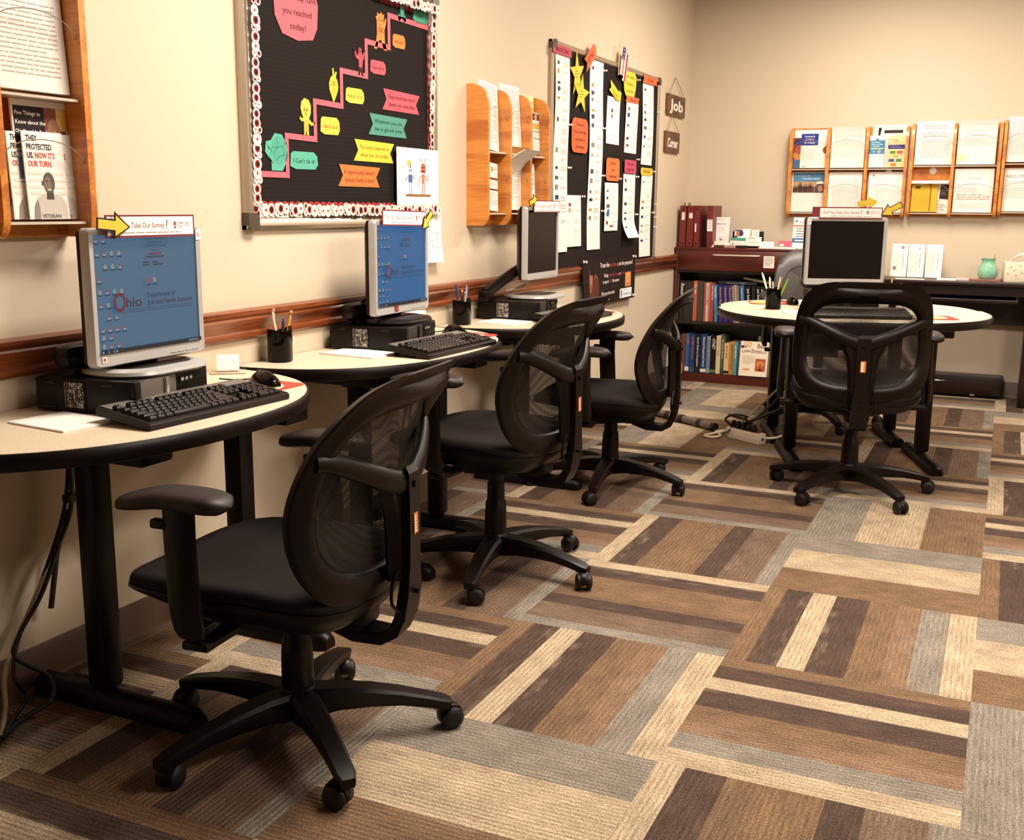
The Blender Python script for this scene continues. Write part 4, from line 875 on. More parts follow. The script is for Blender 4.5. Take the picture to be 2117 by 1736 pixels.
def make_monitor(label, loc, rz, group, scr, zbot, arm='lean', basecol=None, sticker=None, num=None):
    # local front +y, screen plane at y=0; zbot: lower edge of the housing above the base
    t = thing('monitor', label, 'monitor', loc, rz, group)
    W_, H_ = .372, .318
    fr = MB(); o = rrect(W_, H_, .014, 4, -W_/2, zbot); i_ = rrect(.337, .270, .002, 4, -.337/2, zbot+.031)
    rings = [[(x, y_, z) for x, z in pts] for pts, y_ in ((o, -.022), (o, -.004), (rrect(W_-.008, H_-.008, .012, 4, -W_/2+.004, zbot+.004), .002), (i_, .0), (i_, -.006))]
    fr.loft(rings, cap=False); fr.build('front_bezel', SIL, t)
    bk = MB(); o2 = rrect(W_-.004, H_-.004, .014, 4, -W_/2+.002, zbot+.002)
    sh = lambda k: [(x*k, zbot+H_/2+(z-zbot-H_/2)*k) for x, z in o2]
    bk.loft([[(x, y_, z) for x, z in sh(k)] for k, y_ in ((1, -.006), (1, -.034), (.93, -.046), (.74, -.066), (.7, -.068))]); bk.build('back_shell', BLK, t)
    if scr is None:
        c = Cv(.337, .270, SCRD, .0008)
    else: c = scr
    c.build('screen', frame((.337/2, -.005, zbot+.031), (-1, 0, 0), (0, 0, 1)), t)
    for k in range(4): MB().box((-.07-.026*k, .0015, zbot+.011), (.022, .003, .004), r=.001).build('button', mat('grey_button', '#9b9894', .4), t)
    c = Cv(.018, .010, '#b4b2af', .0006); c.text('hp', .009, .002, .006, '#55524f', 'c'); c.build('maker_badge', frame((.165, .0005, zbot+.006), (-1, 0, 0), (0, 0, 1)), t)
    if sticker:
        c = Cv(*sticker[2]); c.ell(sticker[2][0]/2, sticker[2][1]/2, sticker[2][0]*.3, sticker[2][1]*.3, sticker[3]); c.build('sticker', frame((sticker[0], .0022, zbot+sticker[1]), (-1, 0, 0), (0, 0, 1)), t)
    if num:
        c = Cv(.017, .026, '#efece6', .0006); c.text(num, .0085, .007, .011, '#4a4541', 'c'); c.build('number_tag', frame((-.167 if num == '5' else .184, .0022, zbot+H_-.034), (-1, 0, 0), (0, 0, 1)), t)
    b = MB(); bo = lambda w_, d, y0: rrect(w_, d, min(w_, d)*.42, 6, -w_/2, y0)
    bm_ = basecol or SIL
    if bm_ is BLK:
        b.loft([[(x, y, z) for x, y in bo(w_, d, y0)] for w_, d, y0, z in ((.28, .20, -.13, 0), (.285, .205, -.1325, .010), (.27, .19, -.125, .018), (.20, .13, -.10, .024))])
        b.build('stand_base', BLK, t)
    else:
        b.loft([[(x, y, z) for x, y in bo(w_, d, y0)] for w_, d, y0, z in ((.29, .205, -.13, 0), (.305, .22, -.1375, .006), (.30, .215, -.135, .014), (.25, .165, -.115, .019), (.24, .155, -.11, .016))])
        b.build('stand_base', bm_, t)
        MB().prism(rrect(.235, .15, .06, 6, -.1175, -.1075), .015, .018).build('base_pad', BLK, t)
    s = MB()
    if arm == 'long':
        s.tube([(0, -.055, zbot+.075), (.10, -.09, zbot+.035), (.27, -.15, .035)], lambda q: (.030, .016), n=10, smooth=False)
        s.box((.27, -.15, .022), (.07, .05, .044), r=.01); s.box((0, -.045, zbot+.06), (.07, .03, .12), r=.008)
        s.build('stand_arm', BLK, t); k = MB(); k.tube([(.20, -.09, .04), (.12, -.07, .048), (.05, -.06, .06)], .005, n=8); k.build('cable_plug', mat('grey_cable_plug', '#8d867d', .4), t)
    else:
        s.box((0, -.05, (zbot+.10)/2+.005), (.11, .03, zbot+.09), r=.008); s.box((.085, -.12, .045), (.19, .06, .058), r=.024); s.box((0, -.09, .04), (.13, .07, .05), r=.014); s.build('stand_arm', BLK, t)
        k = MB(); k.tube([(.05, -.05, zbot+.06), (.08, -.10, zbot+.05), (.10, -.12, .05), (.12, -.13, .0)], .006, n=8); k.tube([(.02, -.05, zbot+.05), (.04, -.11, zbot+.06), (.07, -.12, .05), (.10, -.135, .0)], .005, n=8); k.build('cable', BLK, t)
    return t
def survey_sign(label, M, group):
    c = Cv(.292, .052, '#7d3540', .0025)
    c.rect(.005, .005, .282, .043, '#f3efe8').text('Did You Take Our Survey', .022, .022, .0125, '#7d3540', wd=.165).text('?', .192, .019, .021, '#7d3540', sx=.9)
    c.lines(.055, .010, .19, 1, .006, .002, '#8a7d78', 3).rect(.218, .026, .010, .010, '#a5636a').rect(.219, .020, .008, .004, '#7d3540').text('Williams County', .233, .031, .004, '#7d6d68').lines(.233, .026, .045, 2, .004, .0015, '#a89f98', 5)
    return tag(c.build('survey_sign', M), label, 'sign', group)
def arrow_sign(label, M, L_, Hh, group, plain=False):
    # block arrow pointing along +u
    o = [(0, Hh*.28), (L_*.52, Hh*.28), (L_*.52, 0), (L_, Hh*.5), (L_*.52, Hh), (L_*.52, Hh*.72), (0, Hh*.72)]
    c = Cv(L_, Hh, '#f2cf2e' if plain else '#2d2015', .002, outline=o); cx = L_*.56
    k = .0035
    c.poly([(k, Hh*.28+k), (L_*.52+k, Hh*.28+k), (L_*.52+k, k*2.2), (L_-k*1.6, Hh*.5), (L_*.52+k, Hh-k*2.2), (L_*.52+k, Hh*.72-k), (k, Hh*.72-k)], '#f2cf2e')
    return tag(c.build('arrow_sign', M), label, 'sign', group)
KEYM = {}
def make_keyboard(label, loc, rz, group, keys=True):
    # local +x along the length to the right of the user, user at -y, base bottom z=0 with raised rear
    t = thing('keyboard', label, 'keyboard', loc, rz, group)
    L_, D_ = .460, .165
    tilt = R(6.5)
    b = MB(); prof = [(-D_/2, .0), (-D_/2, .012), (-D_/2+.006, .016), (D_/2-.022, .020), (D_/2-.004, .020), (D_/2, .014), (D_/2, 0)]
    b.loft([[(x, y, z) for y, z in prof] for x in (-L_/2, L_/2)])
    T = Matrix.Translation((0, -D_/2, .001)) @ Matrix.Rotation(tilt, 4, 'X') @ Matrix.Translation((0, D_/2, 0))
    body = b.build('base', BLK, t, M=T)
    MB().box((0, D_/2-.021, .0205), (L_-.012, .036, .003), r=.001).build('rear_strip', mat('grey_key_strip', '#6d6863', .4), t, M=T)
    for sx in (-.19, .19): MB().box((sx, D_/2-.02, .008), (.03, .006, .024), r=.001).build('foot', BLK, t)
    if not keys: return t
    u = .0188; spec = []
    x0 = -L_/2+.012; y0 = -D_/2+.012
    def row(r_, ws, xs=0.):
        x = x0+xs
        for w_ in ws:
            spec.append((x+w_*u/2, y0+r_*u+u/2+(.006 if r_ == 5 else 0), w_)); x += w_*u
    row(0, [1.25, 1.25, 1.25, 6.25, 1.25, 1.25, 1.25, 1.25]); row(1, [2.25]+[1]*10+[2.75]); row(2, [1.75]+[1]*11+[2.25]); row(3, [1.5]+[1]*12+[1.5]); row(4, [1]*13+[2])
    row(5, [1]); row(5, [1]*4, 2*u); row(5, [1]*4, 6.5*u); row(5, [1]*4, 11*u)
    nx = 15.35*u
    for r_ in (3, 4, 5): row(r_, [1]*3, nx)
    row(0, [1]*3, nx); row(1, [1], nx+u)
    px_ = 18.7*u
    row(0, [2, 1], px_); row(1, [1]*3, px_); row(2, [1]*3, px_); row(3, [1]*3, px_); row(4, [1]*4, px_)
    for r_ in (0, 2): spec.append((x0+px_+3.5*u, y0+(r_+1)*u, 1.01))
    spec.sort(key=lambda q: q[1])
    rest = MB()
    for n, (x, y, w_) in enumerate(spec):
        ww, hh = w_*u-.0012, (u-.0012 if w_ != 1.01 else 2*u-.0012)
        def cap(mb):
            r_ = [[(sx*ww/2*k, sy*hh/2*k2+dy, z) for sx, sy in ((-1, -1), (1, -1), (1, 1), (-1, 1))] for k, k2, dy, z in ((1, 1, 0, 0), (.98, .98, 0, .002), (1-.005/ww, 1-.006/hh, .0008, .0085), (1-.007/ww, 1-.008/hh, .0008, .0088))]
            return mb.loft(r_)
        z = .0165+(y+D_/2)*.028
        if n < 100:
            if w_ not in KEYM:
                o = cap(MB()).build('key', BLK, t, ang=50); KEYM[w_] = o.data
            else: o = bpy.data.objects.new('key', KEYM[w_]); link(o, t)
            o.matrix_basis = T @ Matrix.Translation((x, y, z))
        else:
            rest.M = T @ Matrix.Translation((x, y, z)); cap(rest)
    if rest.v: o = rest.build('keys', BLK, t, ang=50); o['kind'] = 'stuff'
    return t
def make_mouse(label, loc, rz, group):
    t = thing('mouse', label, 'mouse', loc, rz, group)
    m_ = MB(); rings = []
    for i in range(13):
        s = i/12; y = -.055+.11*s
        w_ = .031*math.sin(PI*(.06+.88*s))**.45; h = .004+.032*math.sin(PI*(.08+.84*s)**1.15)**.8
        rings.append([(w_*math.cos(PI*2*j/16), y, max(0, .003+h*math.sin(PI*2*j/16)) if math.sin(PI*2*j/16) >= 0 else .0) for j in range(16)])
    m_.loft(rings); m_.build('body', GLB, t, ang=60)
    MB().cyl((-.004, .028, .031), (.004, .028, .031), .007, n=14).build('scroll_wheel', mat('mouse_wheel', '#3b3533', .5), t)
    k = MB(); k.tube([(0, .055, .012), (.0, .08, .006), (-.03, .11, .004), (-.05, .15, .004)], .0022, n=6); k.build('cable', BLK, t)
    return t
def mouse_pad(label, M, group):
    c = Cv(.20, .17, '#c8402f', .003, outline=rrect(.20, .17, .02, 4)); c.ell(.085, .085, .082, .075, '#efe6d0').ell(.08, .085, .07, .065, '#a9c93c').ell(.07, .085, .05, .048, '#c3da5a')
    return tag(c.build('mouse_pad', M), label, 'mouse pad', group)
def pen_cup(label, loc, rz, group):
    t = thing('pen_cup', label, 'pen cup', loc, rz, group)
    m_ = MB(); n = 28; r0, r1 = .0375, .034
    top = lambda a: .100+.006*math.sin(2*a)+.004*math.cos(a)
    pt = lambda r, a, z: (r*(abs(math.cos(a))**.8)*math.copysign(1, math.cos(a)), r*(abs(math.sin(a))**.8)*math.copysign(1, math.sin(a)), z)
    A = [2*PI*i/n for i in range(n)]
    m_.loft([[pt(.034, a, 0) for a in A], [pt(r0, a, .004) for a in A], [pt(r0, a, top(a)) for a in A], [pt(r1, a, top(a)) for a in A], [pt(r1, a, .006) for a in A]])
    m_.build('cup', GLB, t, ang=50)
    d = MB(); d.box((0, 0, .05), (.064, .0025, .088)); d.build('divider', GLB, t); return t
def pen(label, base, tip, col, kind='pen', group=None, r=.004):
    b = Vector(base); d = Vector(tip)-b; Ln = d.length
    t = thing(kind, label, kind, group=group)
    z = d.normalized(); x = z.orthogonal().normalized(); y = z.cross(x)
    t.matrix_world = Matrix(((x.x, y.x, z.x, b.x), (x.y, y.y, z.y, b.y), (x.z, y.z, z.z, b.z), (0, 0, 0, 1)))
    m_ = MB(); m_.cyl((0, 0, 0), (0, 0, Ln*.9), r, n=8); m_.build('barrel', P(col), t)
    e = MB()
    if kind == 'pencil':
        e.cyl((0, 0, Ln*.9), (0, 0, Ln*.95), r*1.03, n=8); e.build('ferrule', mat('pencil_ferrule', '#b59a5a', .3, metal=.8), t)
        k = MB(); k.cyl((0, 0, Ln*.95), (0, 0, Ln), r, n=8); k.build('eraser', P('#e6b3a0'), t)
    else:
        e.cyl((0, 0, Ln*.9), (0, 0, Ln), r*.85, r*.6, n=8); e.build('cap', P(col), t)
        k = MB(); k.box((r*1.3, 0, Ln*.83), (.0015, r*1.2, Ln*.22)); k.build('clip', mat('pen_clip', '#9a958f', .3, metal=.6), t)
    return t
def paper_pile(label, x, y, rot, w_, h, group, th=.004, z=TZ):
    return sheet('paper_stack', label, 'paper', FT(x, y, z+.0005, rot) @ Matrix.Translation((-w_/2, -h/2, 0)), w_, h, lambda c: c.rect(w_*.02, h*.02, w_*.96, h*.96, '#f5f2ec'), th=th, group=group)

gPC = 'black desktop computers lying on the tables'; gMO = 'silver framed monitors on the desktop computers'
gSV = 'survey signs on the monitors'; gAR = 'yellow arrow signs on the monitors'; gKB = 'black keyboards'; gMS = 'black mice'; gPD = 'mouse pads'; gCU = 'black pen cups'; gPP = 'scrap paper stacks on the tables'
def facing(deg): return R(deg)-PI/2       # local +y -> heading deg
PZ = TZ+.0815
# station nearest
make_pc('black desktop computer with silver grille under the nearest monitor', (-1.938, 1.948, TZ), facing(8), gPC)
make_monitor('nearest monitor, greyish blue desktop screen, silver foot', (-1.875, 1.985, PZ), facing(0), gMO, screen_on('#4f7391', .62, 1), .026, sticker=(.165, .012, (.014, .014, '#e8ddd6', .0006), '#c0403a'), num='5')
survey_sign('survey sign on the nearest monitor, its left end behind an arrow', FL(1.842, 1.102, .248), gSV)
arrow_sign('yellow arrow pointing right at the left end of the nearest survey sign', FL(1.805, 1.105, .258, 0, -.10), .100, .062, gAR)
make_keyboard('nearest black keyboard, on the first table', (-1.717, 1.955, TZ), R(87), gKB)
make_mouse('black mouse beyond the nearest keyboard', (-1.80, 2.315, TZ+.0035), facing(160), gMS)
mouse_pad('red and green mouse pad under the nearest mouse', FT(-1.722, 2.185, TZ+.0005, R(88)), gPD)
paper_pile('white paper left of the nearest keyboard', -1.885, 1.708, R(84), .145, .19, gPP)
t = thing('card_holder', 'clear acrylic card holder with white cards behind the nearest computer corner', 'card holder', (-2.035, 2.45, TZ), R(40))
MB().box((0, 0, .003), (.10, .055, .004), r=.001).build('base', ACE, t)
m_ = MB(); m_.box((0, .02, .055), (.10, .003, .105), M=Matrix.Translation((0, .018, .055)) @ Matrix.Rotation(-.25, 4, 'X')); m_.build('back_plate', ACR, t)
m_ = MB(); m_.box((0, -.022, .02), (.10, .003, .035)); m_.build('front_lip', ACR, t)
sheet('business_card', 'white cards standing in the clear holder', 'card', Matrix.Translation((-2.035, 2.45, TZ+.006)) @ Matrix.Rotation(R(40), 4, 'Z') @ frame((-.031, -.012, 0), (1, 0, 0), (0, .6, 1)), .062, .050, None, th=.010)
# middle station
make_pc('black desktop computer under the blue middle monitor', (-1.965, 3.195, TZ), facing(10), gPC, dark=True)
make_monitor('middle monitor, bright blue desktop screen, black foot', (-1.905, 3.225, PZ), facing(1), gMO, screen_on('#1c6ba6', .62, 2), .034, basecol=BLK, sticker=(.06, .009, (.024, .02, '#7a2420', .0006), '#c0403a'))
survey_sign('survey sign on the middle monitor under the calendar', FL(3.072, 1.115, .218, 0, -.02), gSV)
arrow_sign('yellow arrow pointing down left at the right end of the middle survey sign', FL(3.395, 1.158, .226, 0, PI+.72) @ Matrix.Translation((0, -.03, 0)), .092, .056, gAR)
make_keyboard('second black keyboard, on the middle table', (-1.728, 3.19, TZ), R(88), gKB)
make_mouse('black mouse beside the computer on the middle table', (-1.885, 3.575, TZ+.0035), facing(165), gMS)
mouse_pad('mouse pad showing a red corner under the mouse on the middle table', FT(-1.76, 3.47, TZ+.0005, R(86)), gPD)
paper_pile('white paper left of the second keyboard', -1.925, 2.975, R(84), .15, .22, gPP)
sheet('paper_note', 'white folded note standing behind the computer on the middle table', 'paper', frame((-2.02, 3.46, TZ), (.5, 1, 0), (-.4, .2, 1)), .10, .10, None, th=.002)
pen_cup('black pen cup at the left tip of the middle table', (-2.048, 2.715, TZ), R(20), gCU)
gPN = 'pens and pencils in the desk cups'
C = Vector((-2.048, 2.715, TZ))
for lb, a, b, col, kd in (('white pen leaning left in the cup on the middle table', (.005, -.008, .01), (.006, -.04, .158), '#efe6d6', 'pen'), ('white pencil standing upright in the cup on the middle table', (-.01, -.006, .01), (-.012, -.012, .165), '#e8dcc6', 'pencil'), ('dark blue pen leaning forward in the cup on the middle table', (.0, .0, .01), (.022, -.008, .135), '#2f3f6a', 'pen'), ('orange pencil leaning right in the cup on the middle table', (.0, .012, .01), (.008, .052, .155), '#f09a22', 'pencil')):
    pen(lb, C+Vector(a), C+Vector(b), col, kd, gPN)
# far station on the left wall
make_pc('black desktop computer under the switched off monitor by the wall', (-1.965, 4.325, TZ), facing(8), gPC, dark=True)
make_monitor('tall raised monitor by the wall, dark screen', (-1.895, 4.425, PZ), facing(1), gMO, None, .083, arm='long')
survey_sign('survey sign on the dark monitor by the wall', FL(4.30, 1.155, .222), gSV)
arrow_sign('yellow arrow pointing right in front of the small oak rack', FL(4.245, 1.165, .23, 0, .30), .085, .058, gAR)
paper_pile('white paper beside the third computer by the wall', -1.925, 4.095, R(84), .16, .19, gPP)
make_keyboard('black keyboard mostly hidden behind the second chair', (-1.72, 4.37, TZ), R(86), gKB, keys=False)
mouse_pad('mouse pad at the far end of the third table', FT(-1.655, 4.565, TZ+.0005, R(92)), gPD)
pen_cup('black pen cup at the left tip of the third table', (-2.045, 3.935, TZ), R(10), gCU)
C = Vector((-2.045, 3.935, TZ))
for lb, a, b, col, kd in (('blue pen leaning left in the cup on the third table', (.0, -.01, .01), (.0, -.052, .168), '#2d3f77', 'pen'), ('brown pencil upright in the cup on the third table', (.0, 0, .01), (.008, -.012, .142), '#a5784a', 'pencil'), ('dark pen leaning forward in the cup on the third table', (.008, -.004, .01), (.016, -.022, .135), '#3a3448', 'pen'), ('tan pencil in the cup on the third table', (.01, .006, .01), (.014, .004, .135), '#c79a66', 'pencil'), ('light blue pen leaning right in the cup on the third table', (.0, .014, .01), (.004, .038, .158), '#7fb0d2', 'pen')):
    pen(lb, C+Vector(a), C+Vector(b), col, kd, gPN)
# island station
def W4(x, y, z=0.): return t4p(x, y, z)
make_pc('black desktop computer under the dark monitor on the island', W4(-.07, -.17, TZ), AT+PI, gPC, dark=True)
make_monitor('dark monitor on the island numbered two', W4(-.063, -.16, PZ), AT+PI, gMO, None, .044, num='2')
def M4(x, y, z, roll=0.): c, s = math.cos(AT), math.sin(AT); p = W4(x, y, z); return frame(p, (c, s, 0), (0, 0, 1)) @ Matrix.Rotation(roll, 4, 'Z')
survey_sign('survey sign on the dark monitor on the island', M4(-.20, -.170, 1.138), gSV)
arrow_sign('yellow arrow pointing down left at the right end of the island survey sign', M4(.175, -.178, 1.205, PI+.52) @ Matrix.Translation((0, -.035, 0)), .105, .066, gAR)
make_monitor('second island monitor, seen from behind the numbered one', W4(-.02, .20, PZ), AT, gMO, None, .044)
survey_sign('survey sign facing away on the rear island monitor', M4(-.02, .212, 1.14) @ Matrix.Rotation(PI, 4, 'Y') @ Matrix.Translation((-.146, 0, 0)), gSV)
arrow_sign('plain yellow back of an arrow sign above the island monitor', M4(.06, .222, 1.175, .12), .10, .064, gAR, True)
make_pc('black desktop computer on the rear half of the island', W4(-.02, .21, TZ), AT, gPC, dark=True)
pen_cup('black square pen cup on the island', W4(-.375, -.075, TZ), AT, gCU)
C = Vector(W4(-.375, -.075, TZ))
for lb, a, b, col in (('long white marker leaning left in the island cup', (-.004, 0, .01), (-.062, 0, .175), '#f0e9dc'), ('white marker in the middle of the island cup', (-.01, -.004, .01), (-.022, -.006, .155), '#f3ede2'), ('short white pen in the island cup', (.002, -.006, .01), (-.004, -.012, .135), '#eadfce'), ('white pen leaning right in the island cup', (.004, 0, .01), (.028, .004, .155), '#efe6da'), ('orange pen with a green clip in the island cup', (.008, .006, .01), (.034, .012, .158), '#d9934a'), ('bright green highlighter leaning right in the island cup', (.01, -.006, .01), (.068, -.01, .148), '#7fbf2e')):
    pen(lb, C+Vector(a), C+Vector(b), col, 'pen', gPN, r=.0048 if 'marker' in lb or 'high' in lb else .0036)
paper_pile('white paper on the island beside the pen cup', *W4(-.245, -.27)[:2], AT, .21, .15, gPP)
mouse_pad('mouse pad on the rear half of the island, left side', FT(*W4(-.45, .17)[:2], TZ+.0005, AT), gPD)
mouse_pad('mouse pad on the front half of the island, right of the chair back', FT(*W4(.19, -.48)[:2], TZ+.0005, AT), gPD)
make_mouse('mouse behind the island pen cup', W4(-.24, .20, TZ+.0035), AT, gMS)
make_keyboard('black keyboard hidden behind the island chair', W4(-.05, -.42, TZ), AT, gKB, keys=False)
m_ = MB(); p = W4(.185, -.10, TZ); m_.cyl(p, (p[0], p[1], TZ+.10), .018, n=14); tag(m_.build('pencil_holder', GLB), 'thin dark holder right of the island monitor', 'pen cup')
pen('yellow pencil standing right of the island monitor', (p[0]-.005, p[1], TZ+.02), (p[0]-.012, p[1], TZ+.175), '#e5a52e', 'pencil', gPN)
# ------------------------------------------------------------------ mesh back task chairs (local front = +y)
FC = [(0, .212), (.3, .222), (.5, .226), (.72, .243), (.88, .272), (.95, .296), (1, .325)]
WR = [(0, .03), (.25, .065), (.5, .088), (.75, .06), (.9, .03), (1, .02)]
def backf(x, z, off=0.):
    t = min(1., max(0., (z-.33)/.545)); a = x/.262
    return (x, -(lerp(FC, t)-lerp(WR, t)*a*a+off), z)
def rad(th, wd, ht, nt, hb, nb):
    c, s = math.cos(th), math.sin(th); h, n = (ht, nt) if s >= 0 else (hb, nb)
    r = 1/((abs(c)/wd)**n+(abs(s)/h)**n)**(1/n); x, z = r*c, r*s
    if s > 0: x *= 1-.11*(z/.275)**2
    return x, z+.60
def make_chair(label, group):
    t = thing('task_chair', label, 'chair', group=group)
    # five star base
    b = MB(); b.lathe([(.0, .062), (.045, .062), (.05, .075), (.045, .118), (.036, .13), (.0, .13)], n=20)
    sec = [(.035, .034, .026, .125, .060), (.09, .031, .022, .124, .070), (.16, .028, .019, .117, .072), (.23, .025, .018, .104, .070), (.29, .023, .017, .089, .060), (.325, .022, .018, .079, .052), (.343, .016, .014, .072, .052)]
    for k in range(5):
        b.M = Matrix.Rotation(2*PI*k/5, 4, 'Z'); rings = []
        for r_, w1, w2, zt, zb in sec:
            h = zt-zb
            rings.append([(r_, w1*.72, zt), (r_, w1, zt-h*.16), (r_, w1*.98, zt-h*.45), (r_, w2, zb), (r_, -w2, zb), (r_, -w1*.98, zt-h*.45), (r_, -w1, zt-h*.16), (r_, -w1*.72, zt)])
        b.loft(rings)
    b.M = None; b.build('base', BLK, t, ang=30)
    for k in range(5):
        c = MB(); c.cyl((0, 0, .045), (0, 0, .066), .011, n=10)
        # hood over the twin wheels
        rings = []
        for x in (-.013, -.008, .008, .013):
            rr = .029 if abs(x) < .01 else .027
            rings.append([(x, -.018+rr*math.cos(a), .030+rr*math.sin(a)) for a in [R(-20)+R(205)*i/10 for i in range(11)]]+[(x, -.018-rr*.5, .018), (x, -.018+rr*.6, .020)])
        c.loft(rings); o = c.build('caster', BLK, t)
        for sx in (-1, 1):
            w_ = MB(); w_.lathe([(.001, 0), (.014, .0), (.02, .002), (.0255, .006), (.0265, .010), (.0255, .016), (.001, .017)], n=22)
            w_.build('wheel', RUB, o, M=Matrix.Translation((sx*.0265, -.018, .0265)) @ Matrix.Rotation(-sx*PI/2, 4, 'Y'))
    g = MB(); g.lathe([(.001, .125), (.036, .125), (.0355, .20), (.033, .235), (.029, .24), (.028, .30), (.001, .30)], n=22); g.build('column_cover', BLK, t)
    u = []
    g = MB(); g.lathe([(.001, .24), (.0255, .24), (.0255, .335), (.001, .335)], n=20); u.append(g.build('gas_column', BLK2, t))
    m_ = MB(); m_.box((0, -.01, .352), (.17, .25, .052), r=.012); m_.box((0, -.12, .330), (.10, .13, .05), r=.012); m_.box((0, .0, .385), (.30, .07, .03), r=.006); m_.box((0, .10, .385), (.22, .05, .03), r=.006)
    u.append(m_.build('tilt_mechanism', BLK2, t))
    m_ = MB(); m_.tube([(-.08, .04, .350), (-.20, .05, .348), (-.235, .052, .346)], .005, n=8); m_.box((-.245, .052, .345), (.05, .022, .010), r=.004); u.append(m_.build('lever', BLK, t))
    m_ = MB(); m_.cyl((.085, -.03, .335), (.135, -.03, .335), .016, n=14); u.append(m_.build('tension_knob', BLK, t))
    m_ = MB(); m_.loft([[(x, y, z) for x, z in ((-w_, .372), (w_, .372), (w_, .372-h), (-w_, .372-h))] for y, w_, h in ((-.20, .05, .02), (-.12, .09, .05), (.06, .10, .065), (.14, .08, .03))]); u.append(m_.build('mechanism_cover', BLK, t))
    # seat cushion: dished, waterfall front
    def zt(x, y): return .437+.016*(abs(x)/.25)**2.2-.012*max(0, -y-.05)/.16-.62*max(0, y-.15)**2-.010*math.exp(-(x*x+(y+.02)**2)/.02)
    N = 48; O = []
    for i in range(N):
        a = 2*PI*i/N; c, s = math.cos(a), math.sin(a); n = 3.6 if s > 0 else 4.2
        r = 1/((abs(c)/.252)**n+(abs(s)/(.306 if s > 0 else .235))**n)**(1/n); O.append((r*c, .015+r*s))
    def sq(k, dz, zf=None, sh=0.):
        zf = zf or zt; out = []
        for x, y in O:
            fr_ = max(0., (y-.10)/.206); yy = .015+(y-.015)*k-sh*fr_
            out.append((x*k, yy, zf(x*k, yy)+dz*(1-.35*fr_)))
        return out
    m_ = MB(); m_.loft([sq(k, d) for k, d in ((.05, 0), (.3, 0), (.55, 0), (.75, 0), (.88, 0), (.94, -.001), (.975, -.006), (.995, -.016), (1., -.026), (.99, -.036))]); u.append(m_.build('seat_cushion', FAB, t, ang=80))
    fl = lambda x, y: .437+.012*(abs(x)/.25)**2.2-.012*max(0, -y-.05)/.16-.62*max(0, y-.15)**2
    m_ = MB(); m_.loft([sq(k, d, fl, sh) for k, d, sh in ((.97, -.030, 0), (1.005, -.030, 0), (1.01, -.040, 0), (.99, -.050, .012), (.93, -.068, .06), (.84, -.085, .09), (.3, -.09, .03))]); u.append(m_.build('seat_pan', BLK, t, ang=60))
    # arms
    for s in (-1, 1):
        m_ = MB(); sec = [(.618, .036, .014, .294, .075), (.56, .036, .013, .295, .075), (.50, .036, .015, .297, .072), (.42, .036, .016, .299, .068), (.375, .034, .016, .298, .062), (.358, .028, .012, .294, .060)]
        m_.loft([[(s*(xc+wx*math.cos(a)), yc+hy*math.sin(a), z) for a in [2*PI*i/14 for i in range(14)]] for z, hy, wx, xc, yc in sec])
        m_.box((s*.235, .055, .338), (.12, .06, .018), r=.005); p = m_.build('armrest', BLK, t); u.append(p)
        m_ = MB(); m_.box((s*.295, .115, .585), (.02, .045, .02), r=.006); m_.build('height_button', BLK, p)
        a = MB(); rings = []
        for i in range(13):
            q = i/12; y = -.045+.255*q; w_ = .049*(1-abs(2*q-1)**4.5)**.5*(1-.10*q)+.002; zc = .634-.012*max(0, q-.6)/.4+.005*math.sin(PI*q); xc = .295-.012*math.sin(PI*q)+.008*q
            h = (.020-.003*q)*(1-abs(2*q-1)**5)**.5+.001
            rings.append([(s*(xc+w_*math.copysign(abs(math.cos(b_))**.7, math.cos(b_))), y, zc+h*math.copysign(abs(math.sin(b_))**.7, math.sin(b_))) for b_ in [2*PI*j/18 for j in range(18)]])
        a.loft(rings); a.build('arm_pad', PAD, p, ang=60)
    # back frame
    N = 120; ring = []; TH = [2*PI*i/N+.0001 for i in range(N)]
    for th in TH:
        ox, oz = rad(th, .265, .278, 5.2, .205, 3.4); ix, iz = rad(th, .210, .190, 4.6, .140, 3.2)
        P_ = lambda k, off: backf(ox+(ix-ox)*k, oz+(iz-oz)*k, off)
        up_ = max(0, math.sin(th))**3
        ring.append([P_(0, .006), P_(.12, -.010), P_(.55, -.013), P_(1, -.007), P_(1, .005), P_(.9, .012+.008*up_), P_(.75, .018+.022*up_), P_(.6, .020+.030*up_), P_(.45, .019+.022*up_), P_(.3, .015+.004*up_), P_(.12, .012-.002*up_), P_(.03, .010-.002*up_)])
    m_ = MB(); m_.loft(ring, cap=False, cv=True); u.append(m_.build('back_frame', BLK, t, ang=50))
    m_ = MB(); rings = []
    for k in (.02, .25, .5, .75, 1.03):
        rings.append([backf(x*k, .60+(z-.60)*k, 0) for x, z in [rad(th, .210, .190, 4.6, .140, 3.2) for th in TH]])
    m_.loft(rings); u.append(m_.build('back_mesh', NET, t, ang=80))
    # Y shaped support and spine
    m_ = MB()
    for s in (-1, 1):
        m_.tube([backf(s*.244, .720, .010), backf(s*.215, .716, .016), backf(s*.16, .692, .026), backf(s*.095, .662, .034), (s*.04, -.264, .640), (0, -.268, .632)], lambda q: (.014+.006*q, .019+.010*q), n=12)
    m_.loft([[(x, y, z) for x, y in ((-w_, -.250), (-w_*.8, -.272), (w_*.8, -.272), (w_, -.250), (w_*.8, -.240), (-w_*.8, -.240))] for z, w_ in ((.648, .05), (.632, .088), (.608, .080), (.575, .062), (.50, .052), (.43, .05))])
    u.append(m_.build('back_support', BLK, t, ang=50))
    m_ = MB(); path = [(-.272, .665), (-.278, .655), (-.280, .56), (-.279, .46), (-.275, .40), (-.266, .345), (-.250, .310), (-.220, .292), (-.16, .294), (-.10, .315)]
    rings = []
